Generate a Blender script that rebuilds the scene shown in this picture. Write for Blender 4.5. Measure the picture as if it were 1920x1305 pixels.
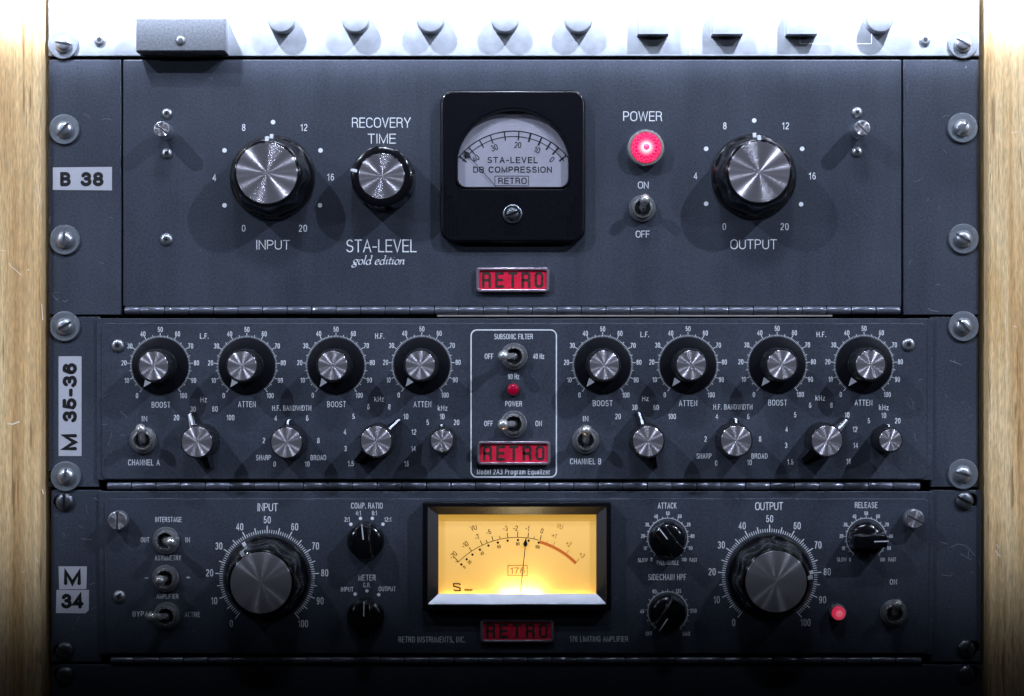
import bpy, math, random
from mathutils import Vector, Matrix
R=math.radians
sc=bpy.context.scene
for o in list(bpy.data.objects): bpy.data.objects.remove(o)
random.seed(7)
PX=0.00027656          # metres on the panel plane per photo pixel
CX,CY=965.0,690.0      # pixel the lens axis meets
DIST=0.88
C=sc.collection

# ---------------------------------------------------------------- camera
cam=bpy.data.cameras.new('camera'); cam.clip_start=.01; cam.clip_end=20
cam.sensor_width=36; cam.lens=36*DIST/(1920*PX)
cam.shift_x=(960-CX)/1920; cam.shift_y=(CY-652.5)/1920
co=bpy.data.objects.new('camera',cam); co.location=(0,-DIST,0); co.rotation_euler=(R(90),0,0); C.objects.link(co); sc.camera=co
# ---------------------------------------------------------------- world
w=bpy.data.worlds.new('World'); sc.world=w; w.use_nodes=True
bg=w.node_tree.nodes['Background']; bg.inputs[0].default_value=(.75,.82,1,1); bg.inputs[1].default_value=.0035
# ---------------------------------------------------------------- lamps
def slab_spot(name,loc,z_full,z_zero,power,col,rad,half=12.0,sx=30.0):
    """wide stage lamp whose beam ends in a soft horizontal edge: full above z_full, nothing below z_zero"""
    x,y,z=loc
    a0=math.degrees(math.atan2(z-z_zero,-y)); a1=math.degrees(math.atan2(z-z_full,-y))
    l=bpy.data.lights.new(name,'SPOT'); l.energy=power; l.color=col; l.shadow_soft_size=rad
    l.spot_size=R(2*half)
    inner=half-(a0-a1)
    l.spot_blend=min(1,max(.02,(math.cos(R(inner))-math.cos(R(half)))/(1-math.cos(R(half)))))
    o=bpy.data.objects.new(name,l); o.location=loc; aim=a0-half
    o.rotation_euler=(R(90-aim),0,0); o.scale=(sx,1,1); C.objects.link(o)
COOL=(.70,.80,1.0)
zf=lambda py:(CY-py)*PX
slab_spot('studio_lamp',( .98,-.84,1.0),zf(930),zf(1250),68,COOL,.015)
slab_spot('studio_lamp',(-.98,-.84,1.0),zf(930),zf(1250),52,COOL,.015)
for i,x in enumerate((-.17,-.06,.05,.15)):
    slab_spot('studio_lamp',(x,-.62,.95),zf(930),zf(1250),3.8,COOL,.035)
slab_spot('fill_lamp',(0,-.95,1.6),zf(880),zf(1235),30,COOL,.05)
for x in (-1.18,1.18): slab_spot('side_lamp',(x,-.80,.44),zf(900),zf(1245),11,COOL,.02)
for x in (-.42,.42):
    slab_spot('top_lamp',(x,-.36,.80),zf(-12),zf(112),680,(.72,.80,1.0),.012)
    slab_spot('top_lamp',(x,-.40,.85),zf(40),zf(310),28,(.74,.83,1.0),.02)
sc.view_settings.view_transform='Standard'; sc.view_settings.look='None'; sc.view_settings.exposure=0; sc.view_settings.gamma=1

# ---------------------------------------------------------------- materials
def mat(name,col,rough=.5,metal=0,**k):
    m=bpy.data.materials.new(name); m.use_nodes=True; nt=m.node_tree; b=nt.nodes['Principled BSDF']
    b.inputs['Base Color'].default_value=(*col,1); b.inputs['Roughness'].default_value=rough; b.inputs['Metallic'].default_value=metal
    if 'spec' in k: b.inputs['Specular IOR Level'].default_value=k['spec']
    if 'emit' in k: b.inputs['Emission Color'].default_value=(*k['emit'],1); b.inputs['Emission Strength'].default_value=k.get('es',1)
    if 'coat' in k: b.inputs['Coat Weight'].default_value=k['coat']; b.inputs['Coat Roughness'].default_value=.08
    n=lambda t:nt.nodes.new(t)
    tc=n('ShaderNodeTexCoord')
    sp='Object'
    if k.get('mottle'):
        sc_,amt=k['mottle']
        nz=n('ShaderNodeTexNoise'); nz.inputs['Scale'].default_value=sc_; nz.inputs['Detail'].default_value=6; nz.inputs['Roughness'].default_value=.65
        nt.links.new(tc.outputs[sp],nz.inputs['Vector'])
        mr=n('ShaderNodeMapRange'); mr.inputs[1].default_value=.25; mr.inputs[2].default_value=.75; mr.inputs[3].default_value=1-amt; mr.inputs[4].default_value=1+amt
        nt.links.new(nz.outputs['Fac'],mr.inputs[0])
        mx=n('ShaderNodeVectorMath'); mx.operation='SCALE'; mx.inputs[0].default_value=col
        nt.links.new(mr.outputs[0],mx.inputs['Scale']); nt.links.new(mx.outputs[0],b.inputs['Base Color'])
        r2=n('ShaderNodeMapRange'); r2.inputs[1].default_value=.3; r2.inputs[2].default_value=.7; r2.inputs[3].default_value=rough*.88; r2.inputs[4].default_value=min(1,rough*1.14)
        nt.links.new(nz.outputs['Fac'],r2.inputs[0]); nt.links.new(r2.outputs[0],b.inputs['Roughness'])
    if k.get('bump'):
        bs,st,dist=k['bump']
        nz=n('ShaderNodeTexNoise'); nz.inputs['Scale'].default_value=bs; nz.inputs['Detail'].default_value=3
        nt.links.new(tc.outputs[sp],nz.inputs['Vector'])
        bp=n('ShaderNodeBump'); bp.inputs['Strength'].default_value=st; bp.inputs['Distance'].default_value=dist
        nt.links.new(nz.outputs['Fac'],bp.inputs['Height']); nt.links.new(bp.outputs[0],b.inputs['Normal'])
    return m

def panel_mat():
    m=mat('grey_enamel',(.043,.050,.068),.42,0,bump=(2600,.28,.00012),spec=.4)
    nt=m.node_tree; b=nt.nodes['Principled BSDF']; n=lambda t:nt.nodes.new(t)
    tc=n('ShaderNodeTexCoord')
    def noise(scale,det,vec=None,ro=.6):
        a=n('ShaderNodeTexNoise'); a.inputs['Scale'].default_value=scale; a.inputs['Detail'].default_value=det; a.inputs['Roughness'].default_value=ro
        nt.links.new(vec or tc.outputs['Object'],a.inputs['Vector']); return a
    big=noise(14,5); fine=noise(900,3)
    # grime, fine grain, and upright streaks of sheen painted into the colour
    mr=n('ShaderNodeMapRange'); mr.inputs[1].default_value=.3; mr.inputs[2].default_value=.7; mr.inputs[3].default_value=.88; mr.inputs[4].default_value=1.12
    nt.links.new(big.outputs['Fac'],mr.inputs[0])
    m2=n('ShaderNodeMapRange'); m2.inputs[1].default_value=.25; m2.inputs[2].default_value=.75; m2.inputs[3].default_value=.62; m2.inputs[4].default_value=1.38
    nt.links.new(fine.outputs['Fac'],m2.inputs[0])
    mu=n('ShaderNodeMath'); mu.operation='MULTIPLY'; nt.links.new(mr.outputs[0],mu.inputs[0]); nt.links.new(m2.outputs[0],mu.inputs[1])
    sca=n('ShaderNodeVectorMath'); sca.operation='SCALE'; sca.inputs[0].default_value=(.043,.050,.068); nt.links.new(mu.outputs[0],sca.inputs['Scale'])
    mp=n('ShaderNodeMapping'); mp.inputs['Scale'].default_value=(1,.09,1); nt.links.new(tc.outputs['Object'],mp.inputs[0])
    sheen_streaks=noise(70,3,mp.outputs[0]); ms=n('ShaderNodeMapRange'); ms.inputs[1].default_value=.3; ms.inputs[2].default_value=.7; ms.inputs[3].default_value=.88; ms.inputs[4].default_value=1.14
    nt.links.new(sheen_streaks.outputs['Fac'],ms.inputs[0]); mu2=n('ShaderNodeMath'); mu2.operation='MULTIPLY'; nt.links.new(mu.outputs[0],mu2.inputs[0]); nt.links.new(ms.outputs[0],mu2.inputs[1]); nt.links.new(mu2.outputs[0],sca.inputs['Scale'])
    # tiny chips and dust
    vo=n('ShaderNodeTexVoronoi'); vo.inputs['Scale'].default_value=170; nt.links.new(tc.outputs['Object'],vo.inputs['Vector'])
    lt=n('ShaderNodeMath'); lt.operation='LESS_THAN'; lt.inputs[1].default_value=.05; nt.links.new(vo.outputs['Distance'],lt.inputs[0])
    g=noise(35,2); gt=n('ShaderNodeMath'); gt.operation='GREATER_THAN'; gt.inputs[1].default_value=.60; nt.links.new(g.outputs['Fac'],gt.inputs[0])
    an=n('ShaderNodeMath'); an.operation='MULTIPLY'; nt.links.new(lt.outputs[0],an.inputs[0]); nt.links.new(gt.outputs[0],an.inputs[1])
    # hairline scratches: thin iso-lines of a distorted noise, only in a few patches
    sn=noise(60,2); ab=n('ShaderNodeMath'); ab.operation='SUBTRACT'; ab.inputs[1].default_value=.5; nt.links.new(sn.outputs['Fac'],ab.inputs[0])
    aa=n('ShaderNodeMath'); aa.operation='ABSOLUTE'; nt.links.new(ab.outputs[0],aa.inputs[0])
    al=n('ShaderNodeMath'); al.operation='LESS_THAN'; al.inputs[1].default_value=.0016; nt.links.new(aa.outputs[0],al.inputs[0])
    pg=noise(26,4); pt=n('ShaderNodeMath'); pt.operation='GREATER_THAN'; pt.inputs[1].default_value=.69; nt.links.new(pg.outputs['Fac'],pt.inputs[0])
    am=n('ShaderNodeMath'); am.operation='MULTIPLY'; nt.links.new(al.outputs[0],am.inputs[0]); nt.links.new(pt.outputs[0],am.inputs[1])
    mxx=n('ShaderNodeMath'); mxx.operation='MAXIMUM'; nt.links.new(an.outputs[0],mxx.inputs[0]); nt.links.new(am.outputs[0],mxx.inputs[1])
    hf=n('ShaderNodeMath'); hf.operation='MULTIPLY'; hf.inputs[1].default_value=.45; nt.links.new(mxx.outputs[0],hf.inputs[0])
    mix=n('ShaderNodeMix'); mix.data_type='RGBA'; nt.links.new(hf.outputs[0],mix.inputs[0]); nt.links.new(sca.outputs[0],mix.inputs[6]); mix.inputs[7].default_value=(.3,.33,.36,1)
    nt.links.new(mix.outputs[2],b.inputs['Base Color'])
    rr_=n('ShaderNodeMapRange'); rr_.inputs[1].default_value=.3; rr_.inputs[2].default_value=.7; rr_.inputs[3].default_value=.36; rr_.inputs[4].default_value=.5
    nt.links.new(big.outputs['Fac'],rr_.inputs[0]); nt.links.new(rr_.outputs[0],b.inputs['Roughness'])
    return m

def wood_mat(seed):
    m=bpy.data.materials.new('pine_wood'); m.use_nodes=True; nt=m.node_tree; b=nt.nodes['Principled BSDF']; n=lambda t:nt.nodes.new(t)
    tc=n('ShaderNodeTexCoord')
    def mapping(s,l=(0,0,0)):
        a=n('ShaderNodeMapping'); a.inputs['Scale'].default_value=s; a.inputs['Location'].default_value=l; nt.links.new(tc.outputs['Object'],a.inputs['Vector']); return a
    m1=mapping((1,.6,.045),(seed,seed*.3,seed*.7))
    nz=n('ShaderNodeTexNoise'); nz.inputs['Scale'].default_value=75; nz.inputs['Detail'].default_value=3; nz.inputs['Distortion'].default_value=.35; nt.links.new(m1.outputs[0],nz.inputs['Vector'])
    m2=mapping((1,1,.012),(seed*2,0,0))
    n2=n('ShaderNodeTexNoise'); n2.inputs['Scale'].default_value=900; n2.inputs['Detail'].default_value=4; nt.links.new(m2.outputs[0],n2.inputs['Vector'])
    m3=mapping((1,1,.05),(seed*5,1,0))
    n3=n('ShaderNodeTexNoise'); n3.inputs['Scale'].default_value=420; n3.inputs['Detail'].default_value=2; nt.links.new(m3.outputs[0],n3.inputs['Vector'])
    cr=n('ShaderNodeValToRGB'); e=cr.color_ramp.elements
    e[0].position=.30; e[0].color=(.58,.32,.125,1); e[1].position=.47; e[1].color=(.80,.53,.25,1)
    x=e.new(.58); x.color=(.87,.62,.33,1); x=e.new(.70); x.color=(.72,.45,.19,1)
    nt.links.new(nz.outputs['Fac'],cr.inputs[0])
    mr=n('ShaderNodeMapRange'); mr.inputs[1].default_value=.3; mr.inputs[2].default_value=.7; mr.inputs[3].default_value=.88; mr.inputs[4].default_value=1.09; nt.links.new(n2.outputs['Fac'],mr.inputs[0])
    # growth rings: sharp-edged late wood lines, crowded in places
    m4=mapping((1,1,.02),(seed*.13,0,0)); wv=n('ShaderNodeTexWave'); wv.wave_profile='SAW'; wv.bands_direction='X'; wv.inputs['Scale'].default_value=75; wv.inputs['Distortion'].default_value=9; wv.inputs['Detail'].default_value=3; wv.inputs['Detail Scale'].default_value=.7; nt.links.new(m4.outputs[0],wv.inputs['Vector'])
    wr=n('ShaderNodeMapRange'); wr.inputs[1].default_value=.55; wr.inputs[2].default_value=1; wr.inputs[3].default_value=1.02; wr.inputs[4].default_value=.86; nt.links.new(wv.outputs['Fac'],wr.inputs[0])
    wm=n('ShaderNodeMath'); wm.operation='MULTIPLY'; nt.links.new(wr.outputs[0],wm.inputs[0]); nt.links.new(mr.outputs[0],wm.inputs[1])
    # pores
    m5=mapping((1,1,.10),(seed,2,0)); n5=n('ShaderNodeTexNoise'); n5.inputs['Scale'].default_value=1900; n5.inputs['Detail'].default_value=2; nt.links.new(m5.outputs[0],n5.inputs['Vector'])
    m6=n('ShaderNodeMapRange'); m6.inputs[1].default_value=.3; m6.inputs[2].default_value=.7; m6.inputs[3].default_value=.72; m6.inputs[4].default_value=1.18; nt.links.new(n5.outputs['Fac'],m6.inputs[0])
    w2=n('ShaderNodeMath'); w2.operation='MULTIPLY'; nt.links.new(wm.outputs[0],w2.inputs[0]); nt.links.new(m6.outputs[0],w2.inputs[1])
    sm=n('ShaderNodeVectorMath'); sm.operation='SCALE'; nt.links.new(cr.outputs[0],sm.inputs[0]); nt.links.new(w2.outputs[0],sm.inputs['Scale'])
    # dark resin ducts
    gt=n('ShaderNodeMapRange'); gt.inputs[1].default_value=.64; gt.inputs[2].default_value=.69; gt.inputs[3].default_value=0; gt.inputs[4].default_value=.6; nt.links.new(n3.outputs['Fac'],gt.inputs[0])
    mix=n('ShaderNodeMix'); mix.data_type='RGBA'; nt.links.new(gt.outputs[0],mix.inputs[0]); nt.links.new(sm.outputs[0],mix.inputs[6]); mix.inputs[7].default_value=(.16,.07,.02,1)
    nt.links.new(mix.outputs[2],b.inputs['Base Color']); b.inputs['Roughness'].default_value=.48
    bp=n('ShaderNodeBump'); bp.inputs['Strength'].default_value=.35; bp.inputs['Distance'].default_value=.0004; nt.links.new(n2.outputs['Fac'],bp.inputs['Height']); nt.links.new(bp.outputs[0],b.inputs['Normal'])
    return m

def spun_mat(ro,me=.86,c=.66):
    m=mat('spun_aluminium',(c,c*.94,c*1.02),.27,me,spec=.2)
    nt=m.node_tree; b=nt.nodes['Principled BSDF']; n=lambda t:nt.nodes.new(t)
    t=n('ShaderNodeTangent'); t.direction_type='RADIAL'; t.axis='Z'
    b.inputs['Anisotropic'].default_value=.96; b.inputs['Anisotropic Rotation'].default_value=.25; nt.links.new(t.outputs[0],b.inputs['Tangent'])
    # turning marks: rings of slightly different sheen
    tc=n('ShaderNodeTexCoord'); ln=n('ShaderNodeVectorMath'); ln.operation='LENGTH'
    sp=n('ShaderNodeSeparateXYZ'); cb=n('ShaderNodeCombineXYZ'); nt.links.new(tc.outputs['Object'],sp.inputs[0]); nt.links.new(sp.outputs[0],cb.inputs[0]); nt.links.new(sp.outputs[1],cb.inputs[1]); nt.links.new(cb.outputs[0],ln.inputs[0])
    cc=n('ShaderNodeCombineXYZ'); nt.links.new(ln.outputs['Value'],cc.inputs[0])
    b.inputs['Roughness'].default_value=ro
    def wn(seed):
        a=n('ShaderNodeMath'); a.operation='MULTIPLY_ADD'; a.inputs[1].default_value=30000; a.inputs[2].default_value=seed; nt.links.new(ln.outputs['Value'],a.inputs[0])
        q=n('ShaderNodeTexWhiteNoise'); q.noise_dimensions='1D'; nt.links.new(a.outputs[0],q.inputs['W']); return q
    q1=wn(3.1)
    s1=n('ShaderNodeMath'); s1.operation='MULTIPLY_ADD'; s1.inputs[1].default_value=.6; s1.inputs[2].default_value=-.30; nt.links.new(q1.outputs['Value'],s1.inputs[0])
    nm=n('ShaderNodeVectorMath'); nm.operation='NORMALIZE'; nt.links.new(cb.outputs[0],nm.inputs[0])
    vt=n('ShaderNodeVectorTransform'); vt.vector_type='VECTOR'; vt.convert_from='OBJECT'; vt.convert_to='WORLD'; nt.links.new(nm.outputs[0],vt.inputs[0])
    sc_=n('ShaderNodeVectorMath'); sc_.operation='SCALE'; nt.links.new(vt.outputs[0],sc_.inputs[0]); nt.links.new(s1.outputs[0],sc_.inputs['Scale'])
    ge=n('ShaderNodeNewGeometry'); av=n('ShaderNodeVectorMath'); nt.links.new(ge.outputs['Normal'],av.inputs[0]); nt.links.new(sc_.outputs[0],av.inputs[1])
    n2=n('ShaderNodeVectorMath'); n2.operation='NORMALIZE'; nt.links.new(av.outputs[0],n2.inputs[0]); nt.links.new(n2.outputs[0],b.inputs['Normal'])
    return m

def jewel_mat(name,core,rim,rad,strength):
    m=mat(name,(.6,.02,.08),.12,0,spec=.6); nt=m.node_tree; b=nt.nodes['Principled BSDF']; n=lambda t:nt.nodes.new(t)
    tc=n('ShaderNodeTexCoord'); ln=n('ShaderNodeVectorMath'); ln.operation='LENGTH'; mp=n('ShaderNodeMapping'); mp.inputs['Scale'].default_value=(1/rad,1/rad,0)
    nt.links.new(tc.outputs['Object'],mp.inputs[0]); nt.links.new(mp.outputs[0],ln.inputs[0])
    cr=n('ShaderNodeValToRGB'); e=cr.color_ramp.elements
    e[0].position=.17; e[0].color=(*core,1); e[1].position=.55; e[1].color=(*rim,1)
    x=e.new(.34); x.color=tuple(core[i]*.45+rim[i]*.55 for i in range(3))+(1,)
    nt.links.new(ln.outputs['Value'],cr.inputs[0]); nt.links.new(cr.outputs[0],b.inputs['Emission Color']); b.inputs['Emission Strength'].default_value=strength
    return m

def glass_mat():
    m=bpy.data.materials.new('clear_glass'); m.use_nodes=True; nt=m.node_tree; nt.nodes.clear(); n=lambda t:nt.nodes.new(t)
    o=n('ShaderNodeOutputMaterial'); mx=n('ShaderNodeMixShader'); f=n('ShaderNodeFresnel'); f.inputs[0].default_value=1.5
    t=n('ShaderNodeBsdfTransparent'); g=n('ShaderNodeBsdfGlossy'); g.inputs['Roughness'].default_value=.04
    gm=n('ShaderNodeNewGeometry'); iv=n('ShaderNodeMath'); iv.operation='SUBTRACT'; iv.inputs[0].default_value=1; nt.links.new(gm.outputs['Backfacing'],iv.inputs[1]); ml=n('ShaderNodeMath'); ml.operation='MULTIPLY'; nt.links.new(f.outputs[0],ml.inputs[0]); nt.links.new(iv.outputs[0],ml.inputs[1]); nt.links.new(ml.outputs[0],mx.inputs[0]); nt.links.new(t.outputs[0],mx.inputs[1]); nt.links.new(g.outputs[0],mx.inputs[2]); nt.links.new(mx.outputs[0],o.inputs[0]); return m

M=dict(
 panel=panel_mat(),
 silver=mat('satin_silver_paint',(.20,.215,.24),.5,.15,mottle=(110,.22),bump=(2600,.2,.0001)),
 cover=mat('grey_hammered_cover',(.15,.16,.18),.55,0,mottle=(900,.45),bump=(1800,.4,.0002)),
 print=mat('white_print',(.80,.82,.86),.6,0,mottle=(1500,.06)),
 black=mat('gloss_black_plastic',(.006,.006,.008),.17,0,coat=.5,bump=(400,.05,.0002)),
 satin=mat('satin_black_plastic',(.006,.006,.009),.36,0,spec=.2,mottle=(800,.2)),
 knurl=mat('knurled_black_plastic',(.014,.014,.018),.36,0),
 bake=mat('black_bakelite',(.005,.005,.008),.34,0,spec=.2,coat=.35,mottle=(900,.3),bump=(1500,.12,.0001)),
 spun=spun_mat(.235), spunsoft=spun_mat(.29), spun_lit=spun_mat(.25,.74,.95),  # last one: same cap metal, lightened to make up for the dim light there
 chrome=mat('chrome_plate',(.60,.59,.60),.26,.82,mottle=(500,.06)),
 nickel=mat('worn_nickel',(.52,.54,.58),.33,.88,mottle=(900,.14),bump=(900,.15,.0001)),
 washer=mat('clear_nylon_and_steel_washer',(.23,.25,.28),.42,.55,mottle=(700,.15)),
 steel2=mat('dull_nickel_nut',(.42,.42,.44),.3,.8,mottle=(1200,.1)), lever=mat('polished_lever',(.85,.83,.82),.27,.75),
 steel=mat('dark_steel',(.16,.17,.19),.38,.9,mottle=(700,.15)),
 hinge=mat('enamelled_hinge',(.16,.17,.21),.24,.5,mottle=(160,.25),bump=(500,.15,.0002)),
 dark=mat('cavity_black',(.003,.003,.004),.8),
 back=mat('rack_interior_black',(.0025,.0025,.003),.9),
 bare=mat('gap_light_cream',(.27,.26,.24),.5,0,mottle=(60,.3)),  # cream tone painting the light that comes through the hinge gap
 tape=mat('pale_grey_tape',(.47,.47,.52),.4,0,mottle=(500,.05)),
 ink=mat('black_ink',(.006,.006,.007),.5),
 dialcard=mat('white_dial_card',(.36,.35,.41),.55,0,mottle=(120,.08)),
 greyink=mat('faded_black_ink',(.012,.012,.018),.5),
 vucard=mat('amber_backlit_card',(.84,.57,.22),.7,0,emit=(1,.55,.085),es=.55,mottle=(150,.03)),
 orange=mat('orange_ink',(.80,.20,.035),.6,0,emit=(1,.25,.03),es=.16),
 brownink=mat('brown_ink',(.42,.20,.03),.6,0,emit=(1,.4,.05),es=.03),
 bevel=mat('satin_bezel_plastic',(.33,.33,.355),.34,1,bump=(1200,.1,.0001)),
 red=mat('red_enamel',(.80,.022,.062),.28,0,coat=.6,mottle=(200,.12)),
 acryl=mat('pinkish_clear_acrylic_rim',(.32,.24,.29),.14,.45,coat=.8),
 badgeletter=mat('tarnished_brass_letter',(.10,.072,.065),.28,.45,mottle=(400,.25)),
 ledred=mat('dark_red_lens',(.32,.002,.025),.15,0,coat=.7,emit=(.6,.0,.04),es=.10),
 jewel=jewel_mat('lit_pink_jewel',(1.0,.82,.88),(.42,.0,.035),29*PX,1.7),
 jewel2=jewel_mat('dim_pink_jewel',(.75,.16,.24),(.42,.0,.035),15*PX,.75),
 glint=mat('lit_facet_edges',(.8,.1,.25),.2,0,emit=(1,.07,.22),es=.8), glint2=mat('dim_facet_edges',(.6,.12,.18),.2,0,emit=(1,.25,.35),es=.35),
 scuff=mat('scuffed_wood',(.95,.80,.60),.4), scratch=mat('scratched_enamel',(.17,.19,.22),.45),
 glass=glass_mat(),
 wood=wood_mat(1.3), wood2=wood_mat(4.9),
)

# ---------------------------------------------------------------- mesh builder (x,y in photo pixels, z in mm towards the viewer)
class MB:
    def __init__(s): s.v=[]; s.f=[]; s.j=0
    def add(s,vs,fs):
        b=len(s.v); s.v+=[(x*PX,y*PX,z*.001) for x,y,z in vs]; s.f+=[tuple(b+i for i in f) for f in fs]
    def mesh(s,name,m,smooth=None):
        me=bpy.data.meshes.new(name); me.from_pydata(s.v,[],s.f); me.update(); me.materials.append(M[m] if isinstance(m,str) else m)
        if smooth is not None:
            me.shade_smooth(); me.set_sharp_from_angle(angle=R(smooth))
        return me
    def lathe(s,prof,n=64,mod=None,c=(0,0),cap=True):
        vs=[];fs=[]
        for (r,z) in prof:
            for i in range(n):
                a=2*math.pi*i/n; rr_=r+(mod(a,r,z,i) if mod else 0)
                vs.append((c[0]+rr_*math.sin(a),c[1]+rr_*math.cos(a),z))
        for k in range(len(prof)-1):
            for i in range(n):
                j=(i+1)%n; fs.append((k*n+i,(k+1)*n+i,(k+1)*n+j,k*n+j))
        if cap: fs.append(tuple((len(prof)-1)*n+i for i in range(n))[::-1])
        s.add(vs,fs)
    def box(s,x0,y0,z0,x1,y1,z1,b=0):
        """b: chamfer (px) of the front edges"""
        bz=b*PX*1000
        vs=[(x0,y0,z0),(x1,y0,z0),(x1,y1,z0),(x0,y1,z0),(x0,y0,z1-bz),(x1,y0,z1-bz),(x1,y1,z1-bz),(x0,y1,z1-bz)]
        fs=[(0,3,2,1)]+[(i,(i+1)%4,4+(i+1)%4,4+i) for i in range(4)]
        if b:
            vs+=[(x0+b,y0+b,z1),(x1-b,y0+b,z1),(x1-b,y1-b,z1),(x0+b,y1-b,z1)]
            fs+=[(4+i,4+(i+1)%4,8+(i+1)%4,8+i) for i in range(4)]+[(8,9,10,11)]
        else: fs+=[(4,5,6,7)]
        s.add(vs,fs)
    def stroke(s,pts,w,z=0,closed=False,cap='flat'):
        z=z+(s.j%4)*.012; s.j+=1
        P=[Vector(p) for p in pts]
        Q=[P[0]]
        for p in P[1:]:
            if (p-Q[-1]).length>1e-4: Q.append(p)
        if closed and (Q[0]-Q[-1]).length<1e-4: Q.pop()
        P=Q; n=len(P); h=w/2
        if n<2: return
        if cap=='square' and not closed:
            P[0]=P[0]-(P[1]-P[0]).normalized()*h; P[-1]=P[-1]+(P[-1]-P[-2]).normalized()*h
        vs=[];fs=[]
        for i in range(n):
            if closed: a=P[i]-P[i-1]; b=P[(i+1)%n]-P[i]
            else:
                a=P[i]-P[i-1] if i else P[1]-P[0]; b=P[i+1]-P[i] if i<n-1 else a
            a=a.normalized(); b=b.normalized(); t=a+b
            t=t.normalized() if t.length>1e-3 else a
            nn=Vector((-t.y,t.x)); l=h/max(.42,abs(nn.dot(Vector((-a.y,a.x)))))
            vs+=[(P[i].x+nn.x*l,P[i].y+nn.y*l,z),(P[i].x-nn.x*l,P[i].y-nn.y*l,z)]
        m=n if closed else n-1
        for i in range(m):
            j=(i+1)%n; fs.append((2*i,2*i+1,2*j+1,2*j))
        s.add(vs,fs)
        if cap=='round' and not closed:
            for k,(p,d) in enumerate(((P[0],P[0]-P[1]),(P[-1],P[-1]-P[-2]))):
                a0=math.atan2(d.y,d.x)-math.pi/2
                s.add([(p.x+h*math.cos(a0+math.pi*q/8),p.y+h*math.sin(a0+math.pi*q/8),z) for q in range(9)],[tuple(range(9))])
    def nib(s,pts,w,ang,z=0):
        z=z+(s.j%4)*.012; s.j+=1
        d=(w/2*math.cos(R(ang)),w/2*math.sin(R(ang))); e=(-d[1]*.25,d[0]*.25)
        P=[Vector(p) for p in pts]
        for i in range(len(P)-1):
            a,b=P[i],P[i+1]
            q=[(a.x-d[0],a.y-d[1]),(a.x+d[0],a.y+d[1]),(b.x+d[0],b.y+d[1]),(b.x-d[0],b.y-d[1])]
            area=sum(q[k][0]*q[(k+1)%4][1]-q[(k+1)%4][0]*q[k][1] for k in range(4))
            if area<0: q=q[::-1]
            s.add([(x,y,z+(i%3)*.004) for x,y in q],[(0,1,2,3)])
        s.stroke(pts,w*.32,z+.03,cap='flat')
    def disc(s,x,y,r,z,n=20):
        s.add([(x+r*math.cos(2*math.pi*i/n),y+r*math.sin(2*math.pi*i/n),z) for i in range(n)],[tuple(range(n))])

def W(px,py,h=0):
    k=1-h*.001/DIST
    return Vector(((px-CX)*PX*k,-h*.001,(CY-py)*PX*k))
def rr(x0,y0,x1,y1,r,n=6):
    p=[]
    for cx,cy,a in ((x1-r,y1-r,0),(x0+r,y1-r,90),(x0+r,y0+r,180),(x1-r,y0+r,270)):
        for i in range(n+1): t=R(a+90*i/n); p.append((cx+r*math.cos(t),cy+r*math.sin(t)))
    return p
_k=[0]
def plate_mesh(name,loops,z0,z1,bev,m,smooth=35):
    """solid plate from 2D loops (first the outline, then holes), px; z in mm; bevel in mm"""
    cu=bpy.data.curves.new('tmp','CURVE'); cu.dimensions='2D'; cu.fill_mode='BOTH'
    b=bev*.001; th=(z1-z0)*.001
    for lp in loops:
        sp=cu.splines.new('POLY'); sp.points.add(len(lp)-1); sp.use_cyclic_u=True
        for i,(x,y) in enumerate(lp): sp.points[i].co=(x*PX,y*PX,0,1)
    cu.extrude=th/2-b; cu.bevel_depth=b; cu.bevel_resolution=2; cu.offset=-b
    o=bpy.data.objects.new('tmp',cu); C.objects.link(o)
    dg=bpy.context.evaluated_depsgraph_get(); me=bpy.data.meshes.new_from_object(o.evaluated_get(dg))
    bpy.data.objects.remove(o); bpy.data.curves.remove(cu)
    me.transform(Matrix.Translation((0,0,(z0+z1)/2*.001)))
    me.name=name; me.materials.clear(); me.materials.append(M[m]); me.shade_smooth(); me.set_sharp_from_angle(angle=R(smooth)); return me

def thing(name,label,cat,px,py,h=0,group=None):
    o=bpy.data.objects.new(name,None); C.objects.link(o); o.empty_display_size=.01; o.location=W(px,py,h)
    o['label']=label; o['category']=cat
    if group: o['group']=group
    return o
def part(name,me,parent,px,py,h=0,rot=0,label=None):
    """a part lying on the panel at pixel (px,py), h mm proud, turned rot degrees clockwise"""
    o=bpy.data.objects.new(name,me); C.objects.link(o); o.parent=parent
    o.location=W(px,py,h)-parent.location; o.rotation_euler=(R(90),R(rot),0)
    if label: o['label']=label
    return o
def sub(name,me,parent,loc=(0,0,0),rot=0):
    o=bpy.data.objects.new(name,me); C.objects.link(o); o.parent=parent; o.location=(loc[0]*PX,loc[1]*PX,loc[2]*.001); o.rotation_euler=(0,0,-R(rot)); return o
CACHE={}
def cached(key,fn):
    if key not in CACHE: CACHE[key]=fn()
    return CACHE[key]

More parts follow.
